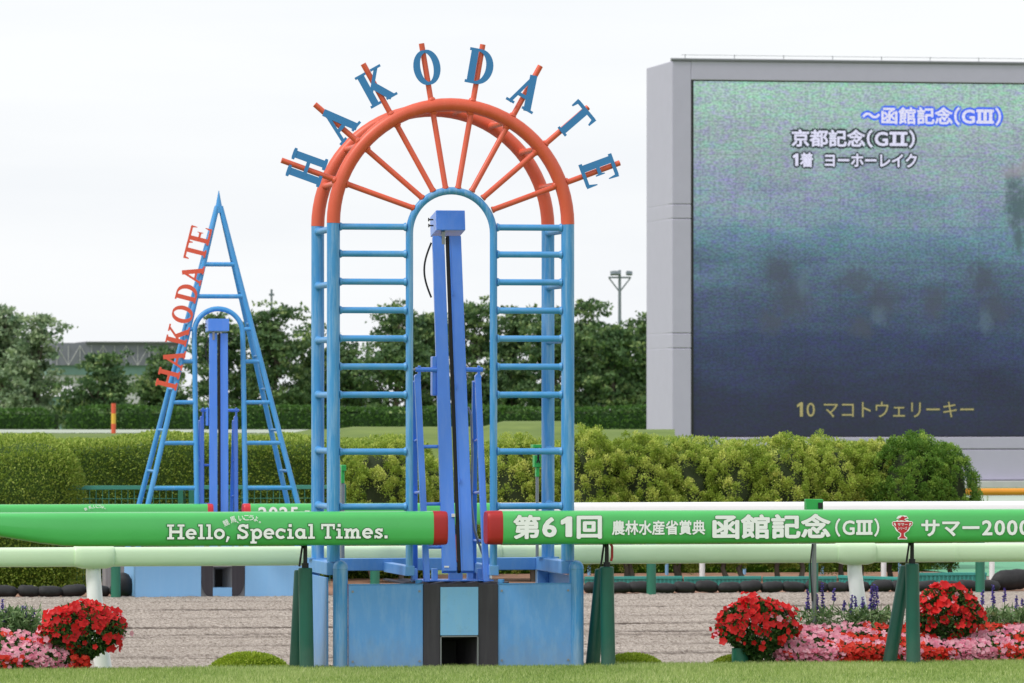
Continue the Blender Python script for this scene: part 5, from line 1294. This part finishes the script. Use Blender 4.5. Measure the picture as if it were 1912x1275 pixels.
def tree(px, ytop, D, half, label, seed, mat='leaf_tree', ybase=None, shape=1.0, dens=1.0):
    rng = np.random.default_rng(seed); base = PD(px, 765, D); base.z = -.26; zt = PD(px, ytop, D).z; k = D / FPX; W = half * k; H = zt + .26
    r = thing('broadleaf_tree', base, label, 'tree', 'trees beyond the far hedge')
    th = H * .24; m = MB(); lean = rng.uniform(-.2, .2)
    m.tube([base, base + Vector((lean * .3, 0, th)), base + Vector((lean, 0, H * .55)), base + Vector((lean * 1.3, 0, H * .86))], [.17, .14, .09, .03], 9)
    ends = []
    nb = int(26 * dens)
    for i in range(nb):
        f = rng.uniform(.20, .95); a = rng.uniform(0, 2 * PI); rad = W * (1 - ((f - .42) / .62) ** 2 if f > .42 else .72 + .28 * (f - .2) / .22) * rng.uniform(.65, 1.05) * shape
        rad = max(rad, .25); s = base + Vector((lean * f, 0, H * f * .72)); e = base + Vector((lean + math.cos(a) * rad, math.sin(a) * rad, H * f))
        m.tube([s, s.lerp(e, .5) + Vector((0, 0, -.08)), e], [.05, .035, .012], 5, caps=False); ends.append(e)
        for g in (.45, .7): ends.append(s.lerp(e, g) + Vector(rng.normal(0, .18, 3)))
    for j in range(3): ends.append(base + Vector((lean * 1.3 + rng.normal(0, .25), rng.normal(0, .25), H * rng.uniform(.86, .98))))
    m.build('trunk', M['bark'], r)
    E = np.array([e[:] for e in ends]); nc = len(E); R = rng.uniform(.38, .75, nc) * (W / 2.2) ** .4
    # each clump: a few flat sprays
    sub = 5; C = np.repeat(E, sub, 0) + rng.normal(0, 1, (nc * sub, 3)) * np.repeat(R, sub)[:, None] * np.array([.75, .75, .38]); cr2 = np.repeat(R, sub) * rng.uniform(.3, .62, nc * sub)
    nl = 26; idx = np.repeat(np.arange(nc * sub), nl); n = len(idx)
    P = C[idx] + rng.normal(0, .5, (n, 3)) * cr2[idx][:, None] * np.array([1.25, 1.25, .42])
    keep = P[:, 2] < zt + .1; P = P[keep]; idx = idx[keep]; n = len(P)
    V, F = leaf_arrays(P, np.tile([0, 0, .3], (n, 1)), .19, .12, up=.0, jitter=.9)
    ct = rng.normal(.42, .16, nc * sub)
    world_link('crown', mesh_np('crown', V, F, M[mat], tint=np.clip(ct[idx] + rng.normal(0, .12, n), 0, 1)), r)
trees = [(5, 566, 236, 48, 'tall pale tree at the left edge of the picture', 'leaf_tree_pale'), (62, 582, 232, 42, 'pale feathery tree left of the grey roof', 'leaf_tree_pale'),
 (188, 662, 228, 62, 'low round tree in front of the grey roof', 'leaf_tree'), (300, 650, 234, 46, 'small tree behind the orange letter A of the triangular frame', 'leaf_tree'),
 (420, 585, 240, 66, 'tree directly behind the top of the smaller blue mast', 'leaf_tree'), (508, 556, 238, 62, 'tall tree just right of the triangular frame', 'leaf_tree'),
 (585, 610, 242, 46, 'tree half hidden by the left columns of the arch', 'leaf_tree'), (660, 640, 240, 46, 'lower tree seen through the left rungs of the arch', 'leaf_tree'),
 (735, 566, 236, 62, 'tree left of the tall blue mast, level with the fourth rung', 'leaf_tree'), (800, 570, 242, 50, 'tree hidden behind the tall blue mast', 'leaf_tree'), (880, 560, 238, 56, 'tree just right of the tall blue mast', 'leaf_tree'),
 (960, 566, 242, 54, 'tree seen through the right rungs of the arch', 'leaf_tree'), (1035, 574, 236, 50, 'tree behind the right rear column of the arch', 'leaf_tree'), (1096, 560, 240, 50, 'tree immediately right of the arch', 'leaf_tree'),
 (1150, 606, 236, 44, 'lower tree under the floodlight mast', 'leaf_tree'), (1200, 584, 238, 46, 'tree touching the left side of the giant screen', 'leaf_tree')]
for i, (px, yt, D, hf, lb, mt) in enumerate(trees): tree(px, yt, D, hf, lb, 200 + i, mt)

def mast():
    D = 262; p = PD(1157, 508, D); r = thing('floodlight_mast', (p.x, p.y, -.26), 'slim floodlight mast with two lamps rising above the trees', 'light mast')
    MB().tube([(p.x, p.y, -.27), (p.x, p.y, p.z + .1)], [.11, .065], 10).build('mast', M['lamp'], r)
    z = PD(1157, 518, D).z; hw = 21 * D / FPX
    MB().box(p.x - hw, p.x + hw, p.y - .05, p.y + .05, z - .04, z + .04).build('cross_arm', M['lamp'], r)
    for s in (-1, 1): MB().tube([(p.x + s * hw, p.y, z), (p.x, p.y, PD(0, 545, D).z)], .035, 6).build('stay', M['lamp'], r)
    for s in (-.62, -.2, .82):
        c = Vector((p.x + s * hw, p.y - .1, z + .2)); Mx = Matrix.Translation(c) @ Matrix.Rotation(math.radians(-25), 4, 'X') @ Matrix.Rotation(.3 * s, 4, 'Z')
        MB().box(-.14, .14, -.08, .08, -.09, .09, Mx).build('lamp', M['lamp'], r, bevel=.02)
mast()
p = PD(507, 540, 262)
r = thing('antenna_mast', (p.x, p.y, -.26), 'thin distant antenna sticking up from the tree right of the triangular frame', 'antenna')
MB().tube([(p.x, p.y, -.27), (p.x, p.y, p.z)], .05, 6).build('mast', M['lamp'], r); MB().box(p.x - .12, p.x + .12, p.y - .05, p.y + .05, p.z - .3, p.z - .2).build('head', M['lamp'], r)

def hall():
    D = 300; a, b = PD(80, 640, D), PD(345, 640, D); r = thing('stable_building', (a.x, a.y, -.26), 'long low building with a braced grey roof behind the left trees', 'building')
    def slab(nm, pa, pb, y0, y1, mat, push=0, th=6): 
        p, q = PD(pa, y0, D), PD(pb, y1, D); return MB().box(p.x, q.x, p.y - push, p.y + th, q.z, p.z).build(nm, mat, r)
    slab('wall', 90, 345, 700, 790, M['wallwhite']); slab('green_band', 90, 345, 682, 700, M['greenwall'], .1)
    slab('roof', 96, 345, 640, 682, M['roofgrey'], .3, 5); slab('roof_ridge', 160, 345, 637.5, 640, M['scrtop'], .2, 5)
    y = PD(0, 0, D)
    ps = list(range(105, 345, 22))
    for i, px in enumerate(ps):
        p, q = PD(px, 645, D), PD(px, 682, D); MB().tube([(p.x, PD(96, 640, D).y - .35, p.z), (p.x, PD(96, 640, D).y - .35, q.z)], .016, 5).build('truss_post', M['wallwhite'], r)
        if i % 2 == 0:
            q = PD(px + 22, 682, D); MB().tube([(p.x, PD(96, 640, D).y - .36, p.z), (q.x, PD(96, 640, D).y - .36, q.z)], .016, 5).build('truss_brace', M['wallwhite'], r)
        elif i < len(ps) - 1:
            q = PD(px + 22, 645, D); q0 = PD(px, 682, D); MB().tube([(p.x, PD(96, 640, D).y - .36, q0.z), (q.x, PD(96, 640, D).y - .36, q.z)], .016, 5).build('truss_brace', M['wallwhite'], r)
hall()
def shed(pa, pb, y0, yr, D, label, wall='wallwhite', roof='roofgrey'):
    a, b = PD(pa, y0, D), PD(pb, y0, D); r = thing('low_house', (a.x, a.y, -.26), label, 'building')
    MB().box(a.x, b.x, a.y, a.y + 5, -.27, a.z).build('wall', M[wall], r)
    zr = PD(0, yr, D).z; m = MB(); o_ = .2
    m.loft([[Vector((a.x - o_, a.y - o_, a.z)), Vector((a.x - o_, a.y + 2.5, zr)), Vector((a.x - o_, a.y + 5 + o_, a.z))], [Vector((b.x + o_, a.y - o_, a.z)), Vector((b.x + o_, a.y + 2.5, zr)), Vector((b.x + o_, a.y + 5 + o_, a.z))]], smooth=False); m.build('roof', M[roof], r)
    n = max(2, int((b.x - a.x) / 2.2))
    for i in range(n):
        x = a.x + (b.x - a.x) * (i + .5) / n; MB().box(x - .4, x + .4, a.y - .03, a.y - .002, a.z - 1.2, a.z - .4).build('window', M['lamp'], r)
shed(585, 700, 742, 728, 285, 'pale low building glimpsed below the trees through the left of the arch')
shed(930, 1130, 744, 730, 285, 'pale low building glimpsed below the trees at the right of the arch')
shed(1146, 1196, 726, 700, 280, 'small grey-roofed house between the last two trees left of the screen')
shed(20, 135, 740, 712, 270, 'pale green-walled building seen through the gap in the far hedge', 'greenwall', 'wallwhite')
